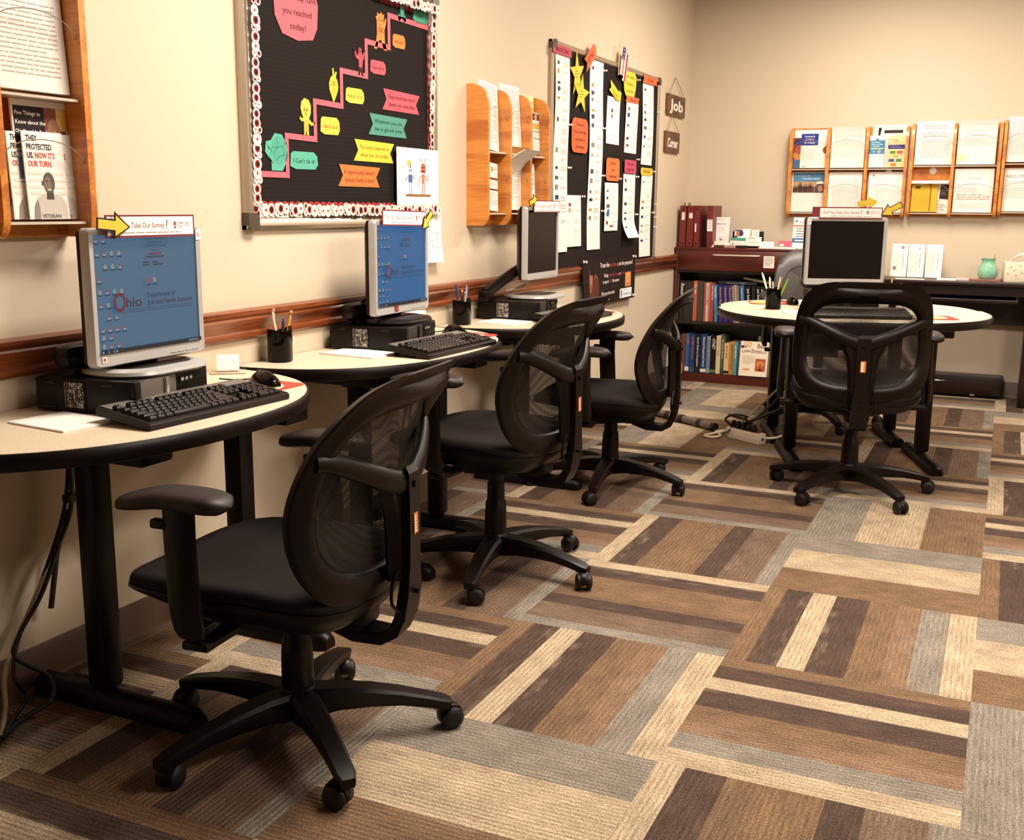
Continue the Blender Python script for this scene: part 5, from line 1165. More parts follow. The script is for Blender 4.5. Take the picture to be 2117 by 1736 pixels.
    for i, (y, z) in enumerate(path):
        a = path[max(i-1, 0)]; c = path[min(i+1, len(path)-1)]; d = Vector((c[0]-a[0], c[1]-a[1])).normalized(); nx, nz = -d.y, d.x
        hw, ht = (.026 if i < 4 else .034 if i < 8 else .04), (.010 if i < 4 else .013)
        if i == 0: hw, ht = .016, .006
        rings.append([(hw*.85, y+nx*ht, z+nz*ht), (hw, y+nx*ht*.3, z+nz*ht*.3), (hw, y-nx*ht, z-nz*ht), (-hw, y-nx*ht, z-nz*ht), (-hw, y+nx*ht*.3, z+nz*ht*.3), (-hw*.85, y+nx*ht, z+nz*ht)])
    m_.loft(rings); m_.cyl((0, -.286, .632), (0, -.294, .632), .009, n=14); m_.cyl((0, -.298, .40), (0, -.285, .40), .007, n=12)
    sp = m_.build('spine', BLK, t, ang=40); u.append(sp)
    c = Cv(.020, .044, '#d9702a', .0008); c.rect(.003, .004, .009, .036, '#e9d9c6').lines(.004, .036, .008, 6, .0055, .002, '#b0553a', 3); o = c.build('warning_label', frame((.010, -.3145, .530), (-1, 0, 0), (0, 0, 1)) @ Matrix.Identity(4), sp)
    o.matrix_basis = frame((-.010, -.2912, .525), (1, 0, 0), (0, .02, 1)); o['label'] = 'orange and white warning label'
    f = MB(); pts = [(-.026, .0, .47), (-.05, .008, .43), (-.052, .01, .385), (-.03, .004, .36)]
    f.tube([(x-.004, -.270+y, z) for x, y, z in pts], .004, n=6); f.tube([(-x+.004, -.270+y, z) for x, y, z in pts], .004, n=6); u.append(f.build('spine_grip', BLK, t))
    for o in u: o['lift'] = 1
    return t
def set_chair(t, x, y, head, base_deg, dz, seed):
    t.location = (x, y, 0); t.rotation_euler = (0, 0, R(head)-PI/2)
    rg = random.Random(seed); k = 0; br = R(base_deg)-(R(head)-PI/2)
    for c in t.children:
        n = c.name.split('.')[0]
        if n == 'base': c.rotation_euler = (0, 0, br)
        elif n == 'caster':
            a = br+2*PI*k/5; c.location = (.325*math.cos(a), .325*math.sin(a), 0); c.rotation_euler = (0, 0, rg.uniform(0, 2*PI)); k += 1
        elif c.get('lift'): c.location = (c.location[0], c.location[1], dz)
GRYC = mat('grey_chair_plastic', '#3d3836', .45)
GRYN = mat('grey_chair_mesh', '#4b4644', .8)
gch = 'mesh back task chairs'
ch0 = make_chair('nearest black mesh back chair, at the first wall table', gch)
set_chair(ch0, -1.366, 1.835, 186, 34, -.012, 1)
for lb, x, y, h, bd, dz, sd in (('second black mesh back chair, at the middle wall table', -1.466, 3.062, 178, 66, .036, 2), ('third black mesh back chair, in front of the bookcase at the far wall table', -1.502, 4.276, 190, -10, -.022, 3),
                        ('black mesh back chair seen straight from behind at the island', -.552, 4.612, 102, 26, .033, 4), ('grey looking mesh back chair behind the island, half hidden by the monitor', -.935, 6.10, -78, 12, .075, 5)):
    c = copy_tree(ch0); c['label'] = lb; set_chair(c, x, y, h, bd, dz, sd)
    if lb.startswith('grey'):
        for o in c.children:
            n = o.name.split('.')[0]
            if n in ('back_frame', 'back_mesh'):
                o.data = o.data.copy(); o.data.materials[0] = GRYC if n == 'back_frame' else GRYN
for o in bpy.data.objects:
    if 'lift' in o: del o['lift']
# ------------------------------------------------------------------ bookcase by the corner
t = thing('bookcase', 'mahogany bookcase with one drawer and two shelves of books in the corner', 'bookcase', (-1.68, 7.20, 0))
BW2 = .84; BD = .285; BX = -1.68
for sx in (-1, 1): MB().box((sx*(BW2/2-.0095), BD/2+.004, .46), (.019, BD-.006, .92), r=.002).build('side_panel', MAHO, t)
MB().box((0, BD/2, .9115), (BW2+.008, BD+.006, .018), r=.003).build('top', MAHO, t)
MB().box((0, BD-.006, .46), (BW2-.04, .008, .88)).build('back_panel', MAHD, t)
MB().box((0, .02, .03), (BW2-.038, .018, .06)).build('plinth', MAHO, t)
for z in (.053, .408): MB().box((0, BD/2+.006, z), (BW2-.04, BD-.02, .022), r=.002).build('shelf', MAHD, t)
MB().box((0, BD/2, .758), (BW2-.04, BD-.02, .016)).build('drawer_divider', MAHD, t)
d = MB().box((0, .009, .835), (BW2-.044, .018, .135), r=.002).build('drawer', MAHO, t)
h = MB(); h.tube([(-.155, .0, .872), (-.14, -.022, .872), (-.07, -.030, .872), (0, -.033, .872), (.07, -.030, .872), (.14, -.022, .872), (.155, .0, .872)], .0055, n=10); h.build('handle', mat('satin_nickel', '#d9d3c9', .3, metal=.35), d)
c = Cv(.07, .078, '#ece6da', .0008); c.lines(.008, .068, .055, 8, .0075, .003, '#8d847b', 2); c.build('notice', FB(0, 0, 0) @ Matrix.Identity(4), t).matrix_basis = frame((.185, -.0008, .795), (1, 0, 0), (0, 0, 1))
for sx in (-1, 1): MB().box((sx*(BW2/2-.025), .03, .58), (.010, .014, .33)).build('shelf_track', mat('grey_shelf_track', '#5a524d', .4, metal=.5), t)
gbk = 'books on the bookcase shelves'
def book(label, x, z, w_, h, col, title=None, tc_='#efe9df', lean=0., base=None, th=None, dep=.16, name='book', y=7.225, extra=None, size=None):
    c = Cv(w_, h, col, dep)
    # spine face is the front of the block: page edges on the top
    if base: c.rect(0, .004, w_, base[1], base[0])
    if extra: extra(c)
    if title:
        s = size or min(w_*.55, .014); c.text(title, w_/2-s*.35, h*.93, s, tc_, 'l', wd=min(h*.78, len(title)*s*.72), rot=-PI/2)
    M = frame((x, y+dep, z), (1, 0, 0), (0, 0, 1)) @ Matrix.Rotation(lean, 4, 'Z')
    return tag(c.build(name, M), label, name, gbk)
Z1 = .4195; Z2 = .0645
B1 = [(-2.062, .028, .27, '#2a2522', 'Resume', '#efe9df', 0, 'black resume binder at the far left of the upper shelf', .024),
      (-2.030, .060, .268, '#332d29', None, None, 0, 'thick dark binder beside the resume binder, upper shelf', None), (-1.967, .026, .272, '#c85a38', 'Career', '#f2e2d2', 0, 'orange binder with white letters, upper shelf', .016), (-1.938, .04, .27, '#4a423d', None, None, 0, 'grey binder right of the orange one, upper shelf', None),
      (-1.893, .012, .265, '#b8443a', None, None, .0, 'thin red booklet before the pale ones, upper shelf', None), (-1.879, .019, .262, '#cbb6a4', 'Cover Letter Magic', '#7a2f2a', .0, 'pale grey book with red lettering, upper shelf', None), (-1.858, .011, .264, '#c9625a', None, None, .0, 'slim rose coloured book, upper shelf', None), (-1.845, .020, .262, '#b23a36', 'Best Resumes', '#efd0c8', .0, 'glossy red book, upper shelf', None),
      (-1.815, .021, .252, '#3a82b6', 'Interview', '#eef3f6', .05, 'bright blue and white book leaning left, upper shelf', None), (-1.783, .029, .250, '#3c2f68', 'Resume Magic', '#b39a7a', .06, 'first purple book of the leaning trio, upper shelf', None), (-1.748, .026, .250, '#40326e', 'Resume Magic', '#b39a7a', .06, 'second purple book of the leaning trio, upper shelf', None), (-1.715, .027, .252, '#372b60', 'Resume Magic', '#b39a7a', .07, 'third purple book of the leaning trio, upper shelf', None),
      (-1.682, .012, .25, '#9a8a80', None, None, .09, 'thin tan booklet after the purple books, upper shelf', None), (-1.666, .013, .255, '#b09a8c', None, None, .09, 'second thin tan booklet, upper shelf', None), (-1.650, .012, .252, '#8d7a70', None, None, .09, 'third thin brownish booklet, upper shelf', None), (-1.625, .026, .253, '#2f6a9c', 'Internet', '#a9cbe2', .11, 'mid blue book leaning left, upper shelf', None),
      (-1.590, .030, .25, '#1f1c1b', 'Job Search', '#e9e4da', .09, 'first black job book, upper shelf', .014), (-1.552, .022, .25, '#28221f', None, None, .08, 'plain black book between the job books, upper shelf', None), (-1.523, .023, .25, '#1d1a19', 'Job Search', '#e9e4da', .07, 'second black job book, upper shelf', .013), (-1.494, .022, .25, '#221e1c', 'Job Search', '#e9e4da', .07, 'third black job book, upper shelf', .013)]
for x, w_, h_, col, ti, tc_, ln, lb, sz in B1: book(lb, x, Z1, w_, h_, col, ti, tc_, ln, size=sz)
for k, col in enumerate(('#a5604a', '#7d8a5c', '#b34a42', '#c2a06a', '#6d5a50', '#9a8a5a', '#b5776a', '#58604a', '#a08a7a')):
    book(('brick red', 'sage green', 'red', 'tan', 'brown', 'olive', 'rose', 'dark green', 'beige')[k]+' thin pamphlet at the right end of the upper shelf', -1.463+k*.0105, Z1, .009, .245-.003*(k % 3), col, lean=.05, dep=.14)
B2 = [(-2.062, .022, .25, '#4a3a34', None, None, 'brown book at the left end of the lower shelf', None), (-2.036, .022, .26, '#7a4032', None, None, 'rust book behind the chair back, lower shelf', None), (-2.010, .029, .262, '#2d5f9a', "O*NET", '#d9604a', 'blue occupational book with pale foot, lower shelf', ('#efe3c8', .03)), (-1.976, .032, .262, '#25406f', "O*NET Dictionary", '#d9604a', 'navy occupational dictionary, lower shelf', ('#33577f', .03)),
      (-1.941, .038, .262, '#1d1a1c', 'Career Guide to Occupations', '#efe9df', 'black career guide with orange cap, lower shelf', ('#2a2423', .03)), (-1.900, .040, .264, '#22406f', 'Enhanced Occupational Outlook', '#efe9df', 'dark blue occupational handbook, lower shelf', ('#e9e4d6', .022)), (-1.857, .023, .25, '#8a94ac', 'Guide for Occupational', '#33303a', 'grey blue guide book, lower shelf', None), (-1.831, .036, .256, '#1a1716', "O'NET", '#f2ede3', 'black book with large white letters, lower shelf', ('#5f7a3a', .022)),
      (-1.792, .030, .26, '#d3c4a2', 'Career Ideas', '#b5603a', 'cream book with orange lettering, lower shelf', None), (-1.759, .020, .257, '#4f5a43', '300 Great Careers', '#d9cfa8', 'olive green book, lower shelf', ('#3a4433', .03)), (-1.736, .034, .21, '#d9b98a', 'Best Jobs', '#6d3a2a', 'tan book with a dark foot, lower shelf', ('#33241c', .02)), (-1.699, .030, .222, '#e0902f', 'Best Jobs for the 21st Century', '#3a2413', 'orange best jobs book, lower shelf', None),
      (-1.666, .020, .22, '#49a5c2', 'Job Hunting', '#e3f0f2', 'turquoise book pulled forward, lower shelf', None), (-1.643, .017, .205, '#5f5450', None, None, 'dark grey book right of the turquoise one', None), (-1.622, .022, .205, '#2f2a3a', None, None, 'dark book with a yellow foot, lower shelf', ('#d9a83a', .05)), (-1.597, .014, .208, '#b5a590', None, None, 'pale thin book just left of the facing book', None)]
for x, w_, h_, col, ti, tc_, lb, bs in B2: book(lb, x, Z2, w_, h_, col, ti, tc_, 0, base=bs, y=7.215 if 'turquoise book' in lb else 7.228, size=.02 if "large white" in lb else None)
for k in range(4): book(('first', 'second', 'third', 'fourth')[k]+' pale grey volume from the left, behind and right of the facing book', -1.440+k*.026, Z2, .023, .222, '#8f857c', 'Volume', '#4a423d', dep=.15, y=7.24)
for k in range(2): book(('left', 'right')[k]+' of two tall pale books standing behind the facing book', -1.523+k*.018, Z2, .014, .262, '#b0a593', 'Reference', '#5a524a', y=7.30, dep=.12)
book('black book lying flat across the purple books, upper shelf', -1.80, .676, .26, .022, '#2b2a33', None, dep=.16, y=7.24, extra=lambda c: c.text('Resume Magic', .06, .006, .010, '#8d9aa8', wd=.13))
book('thin olive book lying tilted on top of the upper shelf books', -1.63, .715, .20, .014, '#6b6350', None, lean=-.16, dep=.15, y=7.235)
def cover(c):
    c.text('150', .02, .195, .036, '#e58a4e', sx=.8).text('Best', .115, .190, .033, '#7a3a26', sx=.72).text('Low-Stress', .012, .158, .027, '#5a3a2e', wd=.135).text('Jobs', .150, .158, .014, '#5a3a2e', wd=.028)
    c.lines(.02, .135, .08, 7, .0085, .003, '#b5a898', 2).rect(.108, .035, .068, .085, '#c8532a').ell(.142, .085, .028, .02, '#e5803a').rect(.139, .045, .005, .04, '#4a1d10').ell(.142, .045, .016, .005, '#4a1d10').ell(.05, .045, .026, .008, '#efa56a')
sheet('book', 'book about low-stress jobs standing face out on the lower shelf', 'book', frame((-1.625, 7.212, Z2+.001), (1, 0, 0), (0, .16, 1)), .188, .235, cover, th=.014, col='#efe3cc', group=None)
# ---- things on top of the bookcase
ZT = .9215
gbi = 'dark red binders on the bookcase'
def binder(label, x, w_, lean, labelbox, extra=None):
    t = thing('binder', label, 'binder', (x, 7.235, ZT), 0, gbi); t.rotation_euler = (0, lean, 0)
    c = Cv(w_, .275, mat('burgundy_vinyl', '#6f2420', .4), .23); c.ell(w_/2, .25, .005, .006, '#2a0d0b', 12).ell(w_/2, .022, .005, .006, '#2a0d0b', 12)
    c.build('cover', frame((0, .23, 0), (1, 0, 0), (0, 0, 1)), t)
    x0, z0, ww, hh = labelbox
    c = Cv(ww, hh, '#efe9df', .0006); c.lines(ww*.15, hh*.85, ww*.7, 4, hh*.2, hh*.06, '#a89e94', 3); c.build('spine_label', frame((x0, -.0008, z0), (1, 0, 0), (0, 0, 1)), t)
    return t
binder('first dark red binder from the left on the bookcase', -2.088, .044, .015, (.012, .18, .022, .05))
binder('second dark red binder on the bookcase, with a crooked white label', -2.036, .044, .012, (.012, .19, .024, .036))
binder('third dark red binder on the bookcase, torn label', -1.985, .036, .0, (.006, .10, .010, .055))
binder('fourth dark red binder on the bookcase, standing apart with a big label', -1.893, .040, -.02, (.001, .105, .037, .078))
sheet('page_flags', 'green page flags sticking out above the first binders', 'sticky tabs', FB(-2.08, 1.196, .2), .05, .02, lambda c: c.rect(.018, 0, .008, .02, '#efe9df'), th=.004, col='#7d9a4a')
def staff(c): c.text('Staffmark', .03, .145, .010, '#5a6f8f', wd=.05).ell(.022, .15, .006, .007, '#6a8fc0').lines(.015, .175, .065, 1, .01, .003).lines(.02, .125, .055, 3, .011, .003, '#c9c4bd').ell(.048, .05, .010, .012, '#c25a4a').ell(.05, .055, .007, .008, '#efece6')
t = thing('leaflet_holder', 'clear holder with a tall white staffing leaflet on the bookcase', 'leaflet holder', (-1.815, 7.33, ZT))
m_ = MB(); m_.box((0, -.02, .035), (.11, .003, .07)); m_.box((0, 0, .002), (.11, .05, .004)); m_.build('holder', ACR, t)
sheet('leaflet', 'tall white staffing leaflet standing in the clear holder', 'leaflet', frame((-1.866, 7.325, ZT+.005), (1, 0, 0), (0, .12, 1)), .100, .195, staff, th=.006)
t = thing('card_tray', 'black two tier tray of business cards on the bookcase', 'card tray', (-1.645, 7.31, ZT))
MB().box((0, .02, .006), (.21, .10, .012), r=.003).build('tray_base', BLK, t)
MB().box((0, .065, .055), (.21, .006, .105), r=.002).build('tray_back', BLK, t)
gcd = 'cards in the black tray'
for lb, x, z, w_, h, col, yy, dr in (('green topped white card, front left of the tray', -1.742, .934, .100, .052, '#efe9de', 7.285, lambda c: c.rect(0, .032, .1, .02, '#4f9a82').lines(.01, .02, .07, 2, .008, .003).ell(.015, .012, .006, .006, '#a56a3a')), ('white card at the front right of the tray', -1.640, .934, .105, .06, '#f0ebe2', 7.285, lambda c: c.lines(.015, .048, .06, 1, .01, .005, '#8d857d').lines(.015, .03, .08, 2, .01, .003)),
                              ('postcard of two hands in the tray, back left', -1.725, .985, .075, .058, '#e5d9cc', 7.32, lambda c: c.ell(.03, .03, .022, .022, '#c77a4a').ell(.045, .03, .014, .02, '#3f3a6a').rect(.0, .045, .05, .01, '#5a4a78').rect(0, 0, .02, .014, '#4a5a9a')), ('white folded card standing behind the postcard', -1.675, .985, .055, .06, '#efeae0', 7.335, None), ('white card with a printed column, back right of the tray', -1.615, .985, .052, .055, '#f0ebe2', 7.335, lambda c: c.rect(.035, .01, .003, .035, '#5a544e').lines(.008, .045, .025, 4, .009, .003))):
    sheet('business_card', lb, 'card', frame((x, yy, z), (1, 0, 0), (0, .15, 1)), w_, h, dr, th=.004, group=gcd)
m_ = MB(); m_.loft([[(x, y, z) for x, y in rrect(.13-.02*k, .07-.012*k, .02, 4, .01*k+.012*math.sin(k*2), .006*k)] for k, z in ((0, 0), (.3, .012), (.8, .024), (1.5, .034), (2.2, .040))]); tag(m_.build('plastic_bag', mat('milky_plastic', '#ded2c2', .35), M=Matrix.Translation((-1.868, 7.225, ZT))), 'crumpled milky plastic bag in front of the tall leaflet', 'bag')
sheet('card_box', 'small white name plate right of the card tray', 'card', frame((-1.538, 7.30, ZT), (1, 0, 0), (0, .1, 1)), .085, .042, lambda c: c.text('HELP POINT', .042, .022, .009, '#8d857d', 'c', wd=.06), th=.02)
sheet('card_box', 'pink card stack standing on the bookcase', 'card', frame((-1.425, 7.32, ZT+.012), (1, 0, 0), (0, .1, 1)), .095, .036, lambda c: c.rect(.01, .002, .025, .014, '#efd9d4'), th=.02, col='#e0566a')
sheet('paper_stack', 'low pile of white paper slips at the right end of the bookcase top', 'paper', FT(-1.535, 7.205, ZT), .24, .10, None, th=.010)
sheet('leaflet', 'leaflet with blue and red blocks standing beside the island monitor on the bookcase', 'leaflet', frame((-1.335, 7.30, ZT), (1, 0, 0), (0, .1, 1)), .10, .205, lambda c: (c.text('JOBS', .035, .165, .016, '#c0508a', sx=.8), c.ell(.02, .18, .010, .010, '#8fa0c0'), c.rect(0, .145, .1, .010, '#e07a3a'), c.lines(.02, .13, .07, 4, .017, .005, '#4a4440'), c.rect(0, .04, .1, .03, '#2f6ab0'), c.rect(.015, .05, .08, .009, '#efe9df')), th=.006)
for k, (x, col) in enumerate(((-1.80, '#4a2f28'), (-1.72, '#a58a80'), (-1.65, '#2a201c'))): sheet('card_box', ('brown', 'pinkish', 'black')[k]+' flat card box at the front edge of the bookcase top', 'box', FT(x-.035, 7.205, ZT), .068, .05, None, th=.016, col=col)

# ------------------------------------------------------------------ dark desk along the back wall
t = thing('desk', 'dark mahogany desk along the back wall with vase and leaflets on it', 'desk', (-.25, 7.12, 0))
MB().box((.18, .185, .742), (1.70, .37, .026), r=.004).build('desktop', MAHD, t)
MB().box((.375, .19, .365), (.05, .34, .73), r=.003).build('side_panel', MAHD, t)
MB().box((-.645, .19, .365), (.025, .34, .73), r=.003).build('side_panel', MAHD, t)
MB().box((.76, .19, .365), (.70, .335, .73), r=.004).build('drawer_cabinet', MAHD, t)
for z in (.14, .40, .62): MB().box((.76, .018, z), (.66, .012, .20 if z < .6 else .16), r=.003).build('drawer', MAHD, t)
MB().box((-.14, .03, .700), (.98, .02, .055)).build('apron', MAHD, t)
MB().box((-.14, .30, .60), (.98, .018, .25)).build('modesty_panel', MAHD, t)
k = MB(); k.box((-.12, .16, .636), (.84, .26, .012), r=.003); k.box((-.12, .03, .640), (.84, .014, .022), r=.003); k.box((.295, .04, .665), (.016, .03, .07)); k.build('keyboard_tray', MAHD, t)
t = thing('low_drawer_box', 'low black drawer box on the floor under the dark desk', 'drawer box', (-.37, 7.40, 0))
MB().box((0, .04, .085), (.76, .08, .13), r=.003).build('box', MAHD, t)
f = MB().box((0, -.006, .088), (.74, .012, .115), r=.002).build('drawer_front', MAHD, t)
h = MB(); h.tube([(-.055, -.012, .102), (-.03, -.026, .104), (0, -.03, .104), (.03, -.026, .104), (.055, -.012, .102)], .004, n=8); h.build('handle', CHR, f)
MB().box((.21, -.014, .022), (.03, .006, .014)).build('latch', CHR, t)
ZD = .7552
ghl = 'white leaflet holders on the dark desk'
for k, (x, mk) in enumerate(((-.708, '+'), (-.606, 'D'), (-.500, ''))):
    t = thing('leaflet_holder', ('left leaflet holder on the desk, beside the island monitor', 'middle leaflet holder on the desk', 'right leaflet holder on the desk')[k], 'leaflet holder', (x, 7.34, ZD), 0, ghl)
    m_ = MB(); m_.box((.048, .0, .045), (.102, .003, .09)); m_.box((.048, .02, .002), (.102, .05, .004)); m_.build('holder', ACR, t)
    def dr(c, mk=mk, k=k):
        for q in range(9): c.rect(.010+.0052*q, .03, .0022, .14-.01*(q % 3), '#cfc6bc')
        if mk == '+': c.rect(.056, .178, .016, .016, '#4a4440').rect(.063, .178, .002, .016, '#efece6').rect(.056, .185, .016, .002, '#efece6').ell(.022, .055, .011, .012, '#8a827a')
        if mk == 'D': c.text('D', .058, .172, .014, '#6d655e')
        c.text('Voter registration form', .068, .155, .006, '#5a524b', 'l', wd=.10, rot=-PI/2)
    sheet('leaflet', 'white printed leaflets in the %s holder on the desk' % ('left', 'middle', 'right')[k], 'leaflet', frame((x, 7.335, ZD+.004), (1, 0, 0), (0, .13, 1)), .095, .208, dr, th=.012, group='leaflets in the desk holders')
GLZ = mat('celadon_glaze', '#8fc79b', .2, noise=(18, '#6fb0a6'), coat=.5)
t = thing('vase', 'green glazed vase on the dark desk', 'vase', (-.136, 7.30, ZD+.012))
m_ = MB(); m_.lathe([(.001, 0), (.042, 0), (.055, .012), (.0595, .035), (.055, .062), (.044, .088), (.038, .102), (.040, .114), (.045, .126), (.041, .126), (.035, .112), (.032, .10), (.04, .07), (.001, .03)], n=32); m_.build('body', GLZ, t, ang=60)
pen('pale pen standing in the green vase', (-.136, 7.30, ZD+.05), (-.105, 7.30, ZD+.175), '#e0c8b4', 'pen', None, .005)
sheet('booklet', 'thin reddish booklet lying under the green vase', 'booklet', FT(-.235, 7.205, ZD), .18, .14, lambda c: c.rect(.01, .01, .16, .12, '#b98a80'), th=.011, col='#8a5a50')
t = thing('tissue_box', 'speckled cream tissue box at the right end of the desk', 'tissue box', (.015, 7.30, ZD), R(8))
SPK = mat('speckled_cream_card', '#e6dcc6', .6, noise=(40, '#dfd2b8'))
MB().box((0, 0, .06), (.125, .125, .12), r=.002).build('box', SPK, t)
for k, (x, z) in enumerate(((-.03, .09), (-.01, .07), (.02, .10), (.035, .055), (.0, .04), (-.045, .05), (.045, .085))): MB().cyl((x, -.0625, z), (x, -.0635, z), .004, n=8).build('speck', P('#8d7a66'), t)
m_ = MB(); rings = []
for i in range(7):
    s = i/6; rings.append([(-.04+.10*s+.012*math.cos(a)*(1-s*.5), .03*math.sin(a)*(1-.4*s), .118+.05*math.sin(PI*.5*s)+.010*math.cos(a+s*4)) for a in [2*PI*j/14 for j in range(14)]])
m_.loft(rings); m_.build('tissue', mat('white_tissue', '#f2eee6', .9), t, ang=70)
for lb, x, y, w_, h, th, col in (('white paper sheets lying left of the vase', -.42, 7.20, .11, .13, .006, '#f0ebe2'), ('pale purple edged leaflet lying between the sheets and the vase', -.31, 7.24, .11, .11, .010, '#cfc0c4'), ('white card strip lying in front of the leaflet holders', -.66, 7.16, .17, .06, .004, '#efe9df'), ('grey folder at the right end of the desk', .075, 7.18, .14, .20, .012, '#b5aca6')):
    sheet('paper_stack', lb, 'paper', FT(x, y, ZD), w_, h, None, th=th, col=col, group='papers lying on the dark desk')

# ------------------------------------------------------------------ cables, power strips, conduit, outlet
CBL = mat('black_cable', (.008, .006, .005), .45); CBW = mat('ivory_cable', '#cdbd9f', .5)
def cable(label, pts, r, m_, group='cables'):
    b = MB(); b.tube(pts, r, n=7, k=6); return tag(b.build('cable', m_), label, 'cable', group)
gcb = 'loose cables under the first table'
cable('ivory cable hanging along the wall under the first table', [(-2.04, 1.89, .52), (-2.05, 1.847, .416), (-2.052, 1.738, .258), (-2.05, 1.68, .18), (-2.05, 1.633, .10), (-2.03, 1.61, .03), (-2.0, 1.575, .006), (-1.96, 1.535, .006)], .0055, CBW, gcb)
cable('thick black cable hanging beside the ivory one', [(-2.03, 1.85, .62), (-2.03, 1.849, .51), (-2.03, 1.838, .44), (-2.03, 1.795, .366), (-2.03, 1.734, .263), (-2.03, 1.665, .19), (-2.025, 1.645, .14), (-1.99, 1.70, .08), (-1.97, 1.69, .03), (-1.985, 1.62, .008), (-1.95, 1.53, .007)], .006, CBL, gcb)
cable('black cable looping behind the first table leg', [(-2.045, 1.862, .60), (-2.048, 1.835, .44), (-2.055, 1.75, .27), (-2.055, 1.70, .20), (-2.045, 1.66, .14), (-2.03, 1.64, .09), (-2.03, 1.67, .03), (-2.0, 1.60, .007), (-1.93, 1.50, .007)], .005, CBL, gcb)
cable('short black cable end dangling under the first table', [(-2.06, 1.856, .44), (-2.06, 1.818, .344), (-2.06, 1.807, .298), (-2.06, 1.786, .207)], .007, CBL, gcb)
cable('thin black cable curving right of the first table leg', [(-2.06, 1.90, .42), (-2.06, 1.935, .33), (-2.06, 1.962, .265), (-2.06, 1.945, .22)], .003, CBL, gcb)
b = MB(); b.box((-2.036, 1.845, .475), (.026, .026, .02), r=.004); tag(b.build('cable_tie', CBL), 'black tie bundling the cables under the first table', 'cable tie')
gcm = 'loose cables under the middle table'
for k, (dy, lb) in enumerate(((0, 'left'), (.05, 'middle'), (.14, 'right'))):
    cable(lb+' black cable hanging behind the second chair', [(-2.05, 3.60+dy, .64), (-2.06, 3.56+dy, .54), (-2.06, 3.50+dy*.8, .42), (-2.05, 3.44+dy*1.2, .28), (-2.04, 3.40+dy, .08)], .005, CBL, gcm)
def power_strip(label, M, n, ln, group):
    t = thing('power_strip', label, 'power strip', group=group); t.matrix_world = M
    MB().box((ln/2, 0, .028), (ln, .05, .055), r=.003).build('body', mat('ivory_strip_metal', '#c9b9a2', .4), t)
    MB().cyl((ln-.003, 0, .028), (ln+.003, 0, .028), .007, n=12).build('cord_hole', BLK, t)
    s = MB(); s.box((ln-.03, 0, .057), (.02, .018, .006), r=.002); s.build('switch', mat('red_switch', '#8a2018', .4), t)
    for k in range(n):
        x = .03+k*(ln-.09)/max(1, n-1)
        m_ = MB(); m_.loft([[(x+a, b_, z) for a, b_ in ((-w_, -d), (w_, -d), (w_, d), (-w_, d))] for w_, d, z in ((.013, .014, .0555), (.013, .014, .068), (.008, .009, .085), (.004, .004, .095))]); m_.build('plug', BLK, t)
    return t
gps = 'ivory power strips on the carpet'
A0, A1 = Vector((-1.275, 5.51, 0)), Vector((-1.075, 5.385, 0)); dd = (A1-A0).normalized()
power_strip('ivory power strip with black plugs on the carpet beside the island', frame((A0.x, A0.y, 0), dd, (-dd.y, dd.x, 0)), 5, .235, gps)
power_strip('ivory power strip half hidden behind the middle table leg', frame((-2.04, 3.12, .0), (.15, 1, 0), (-1, .15, 0)), 3, .24, gps)
gci = 'cables around the island power strip'
cable('ivory cable looped on the carpet beside the conduit end', [(-1.22, 5.50, .07), (-1.29, 5.53, .03), (-1.37, 5.50, .008), (-1.39, 5.44, .008), (-1.34, 5.41, .010), (-1.31, 5.46, .014), (-1.36, 5.56, .012), (-1.30, 5.60, .012)], .006, CBW, gci)
cable('ivory cable rising from the strip to the island table leg', [(-1.23, 5.50, .07), (-1.16, 5.53, .14), (-1.02, 5.60, .30), (-.93, 5.64, .44)], .005, CBW, gci)
cable('black cable rising from the strip to the island table', [(-1.20, 5.48, .08), (-1.12, 5.50, .13), (-1.03, 5.56, .24), (-.95, 5.60, .42)], .006, CBL, gci)
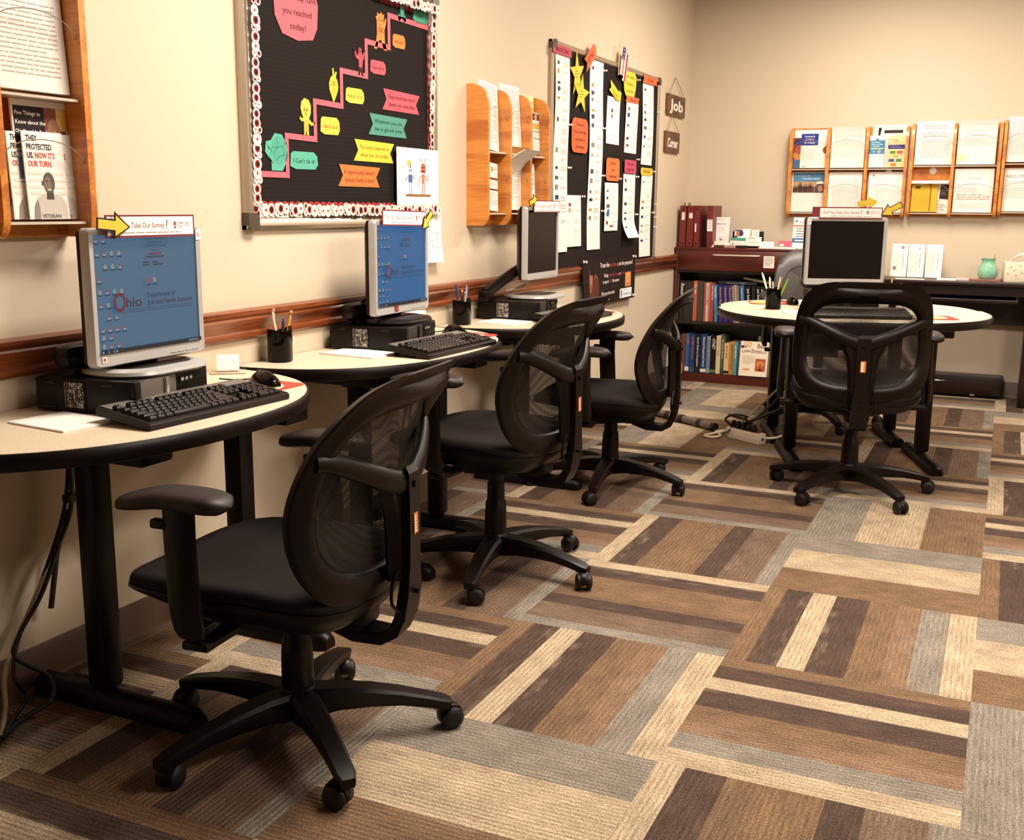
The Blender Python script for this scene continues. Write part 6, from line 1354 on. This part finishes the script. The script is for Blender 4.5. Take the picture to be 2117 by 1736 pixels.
cable('thick black cable bundle sagging from strip to table leg', [(-1.18, 5.46, .09), (-1.10, 5.47, .13), (-1.0, 5.48, .18), (-.96, 5.50, .20)], .009, CBL, gci)
cable('ivory cable curving right from the strip under the island', [(-1.14, 5.43, .06), (-1.06, 5.42, .03), (-.98, 5.44, .05), (-.93, 5.47, .10)], .006, CBW, gci)
cable('black cable heap on top of the island power strip', [(-1.26, 5.50, .06), (-1.29, 5.47, .10), (-1.24, 5.46, .13), (-1.18, 5.48, .12), (-1.22, 5.52, .10), (-1.28, 5.50, .12), (-1.20, 5.44, .12), (-1.15, 5.45, .09), (-1.23, 5.49, .07), (-1.28, 5.46, .03)], .006, CBL, gci)
t = thing('floor_conduit', 'grey cord cover tube with black bands lying on the carpet', 'cord cover', (-1.78, 5.86, 0))
m_ = MB(); m_.tube([(-.30, .28, .022), (-.10, .09, .022), (.12, -.06, .022), (.40, -.25, .022)], .021, n=12); m_.build('tube', mat('grey_cord_cover', '#6b5b51', .6), t)
for a, b_ in (((.065, -.022, .022), (.095, -.043, .022)), ((.165, -.09, .022), (.19, -.107, .022)), ((.29, -.175, .022), (.315, -.192, .022)), ((.385, -.24, .022), (.405, -.254, .022))): m_ = MB(); m_.cyl(a, b_, .0235, n=14); m_.build('band', CBL, t)
t = thing('wall_outlet', 'ivory wall outlet low on the left wall behind the third table', 'outlet'); t.matrix_world = FL(5.06, .44, .001)
MB().box((.035, .06, .003), (.07, .115, .006), r=.002).build('plate', mat('ivory_plate', '#ddceb2', .4), t)
for z in (.038, .082): MB().box((.035, z, .0065), (.03, .03, .003), r=.004).build('socket', mat('ivory_socket', '#cbb998', .4), t)
cable('white cable bundle hanging from the wall outlet', [(XW+.01, 5.10, .48), (XW+.03, 5.13, .34), (XW+.025, 5.17, .22), (XW+.03, 5.22, .10), (XW+.05, 5.25, .012)], .009, CBW, 'cables by the wall outlet')
cable('second white cable beside the bundle at the outlet', [(XW+.012, 5.08, .46), (XW+.035, 5.10, .32), (XW+.03, 5.19, .18), (XW+.03, 5.28, .02)], .006, CBW, 'cables by the wall outlet')
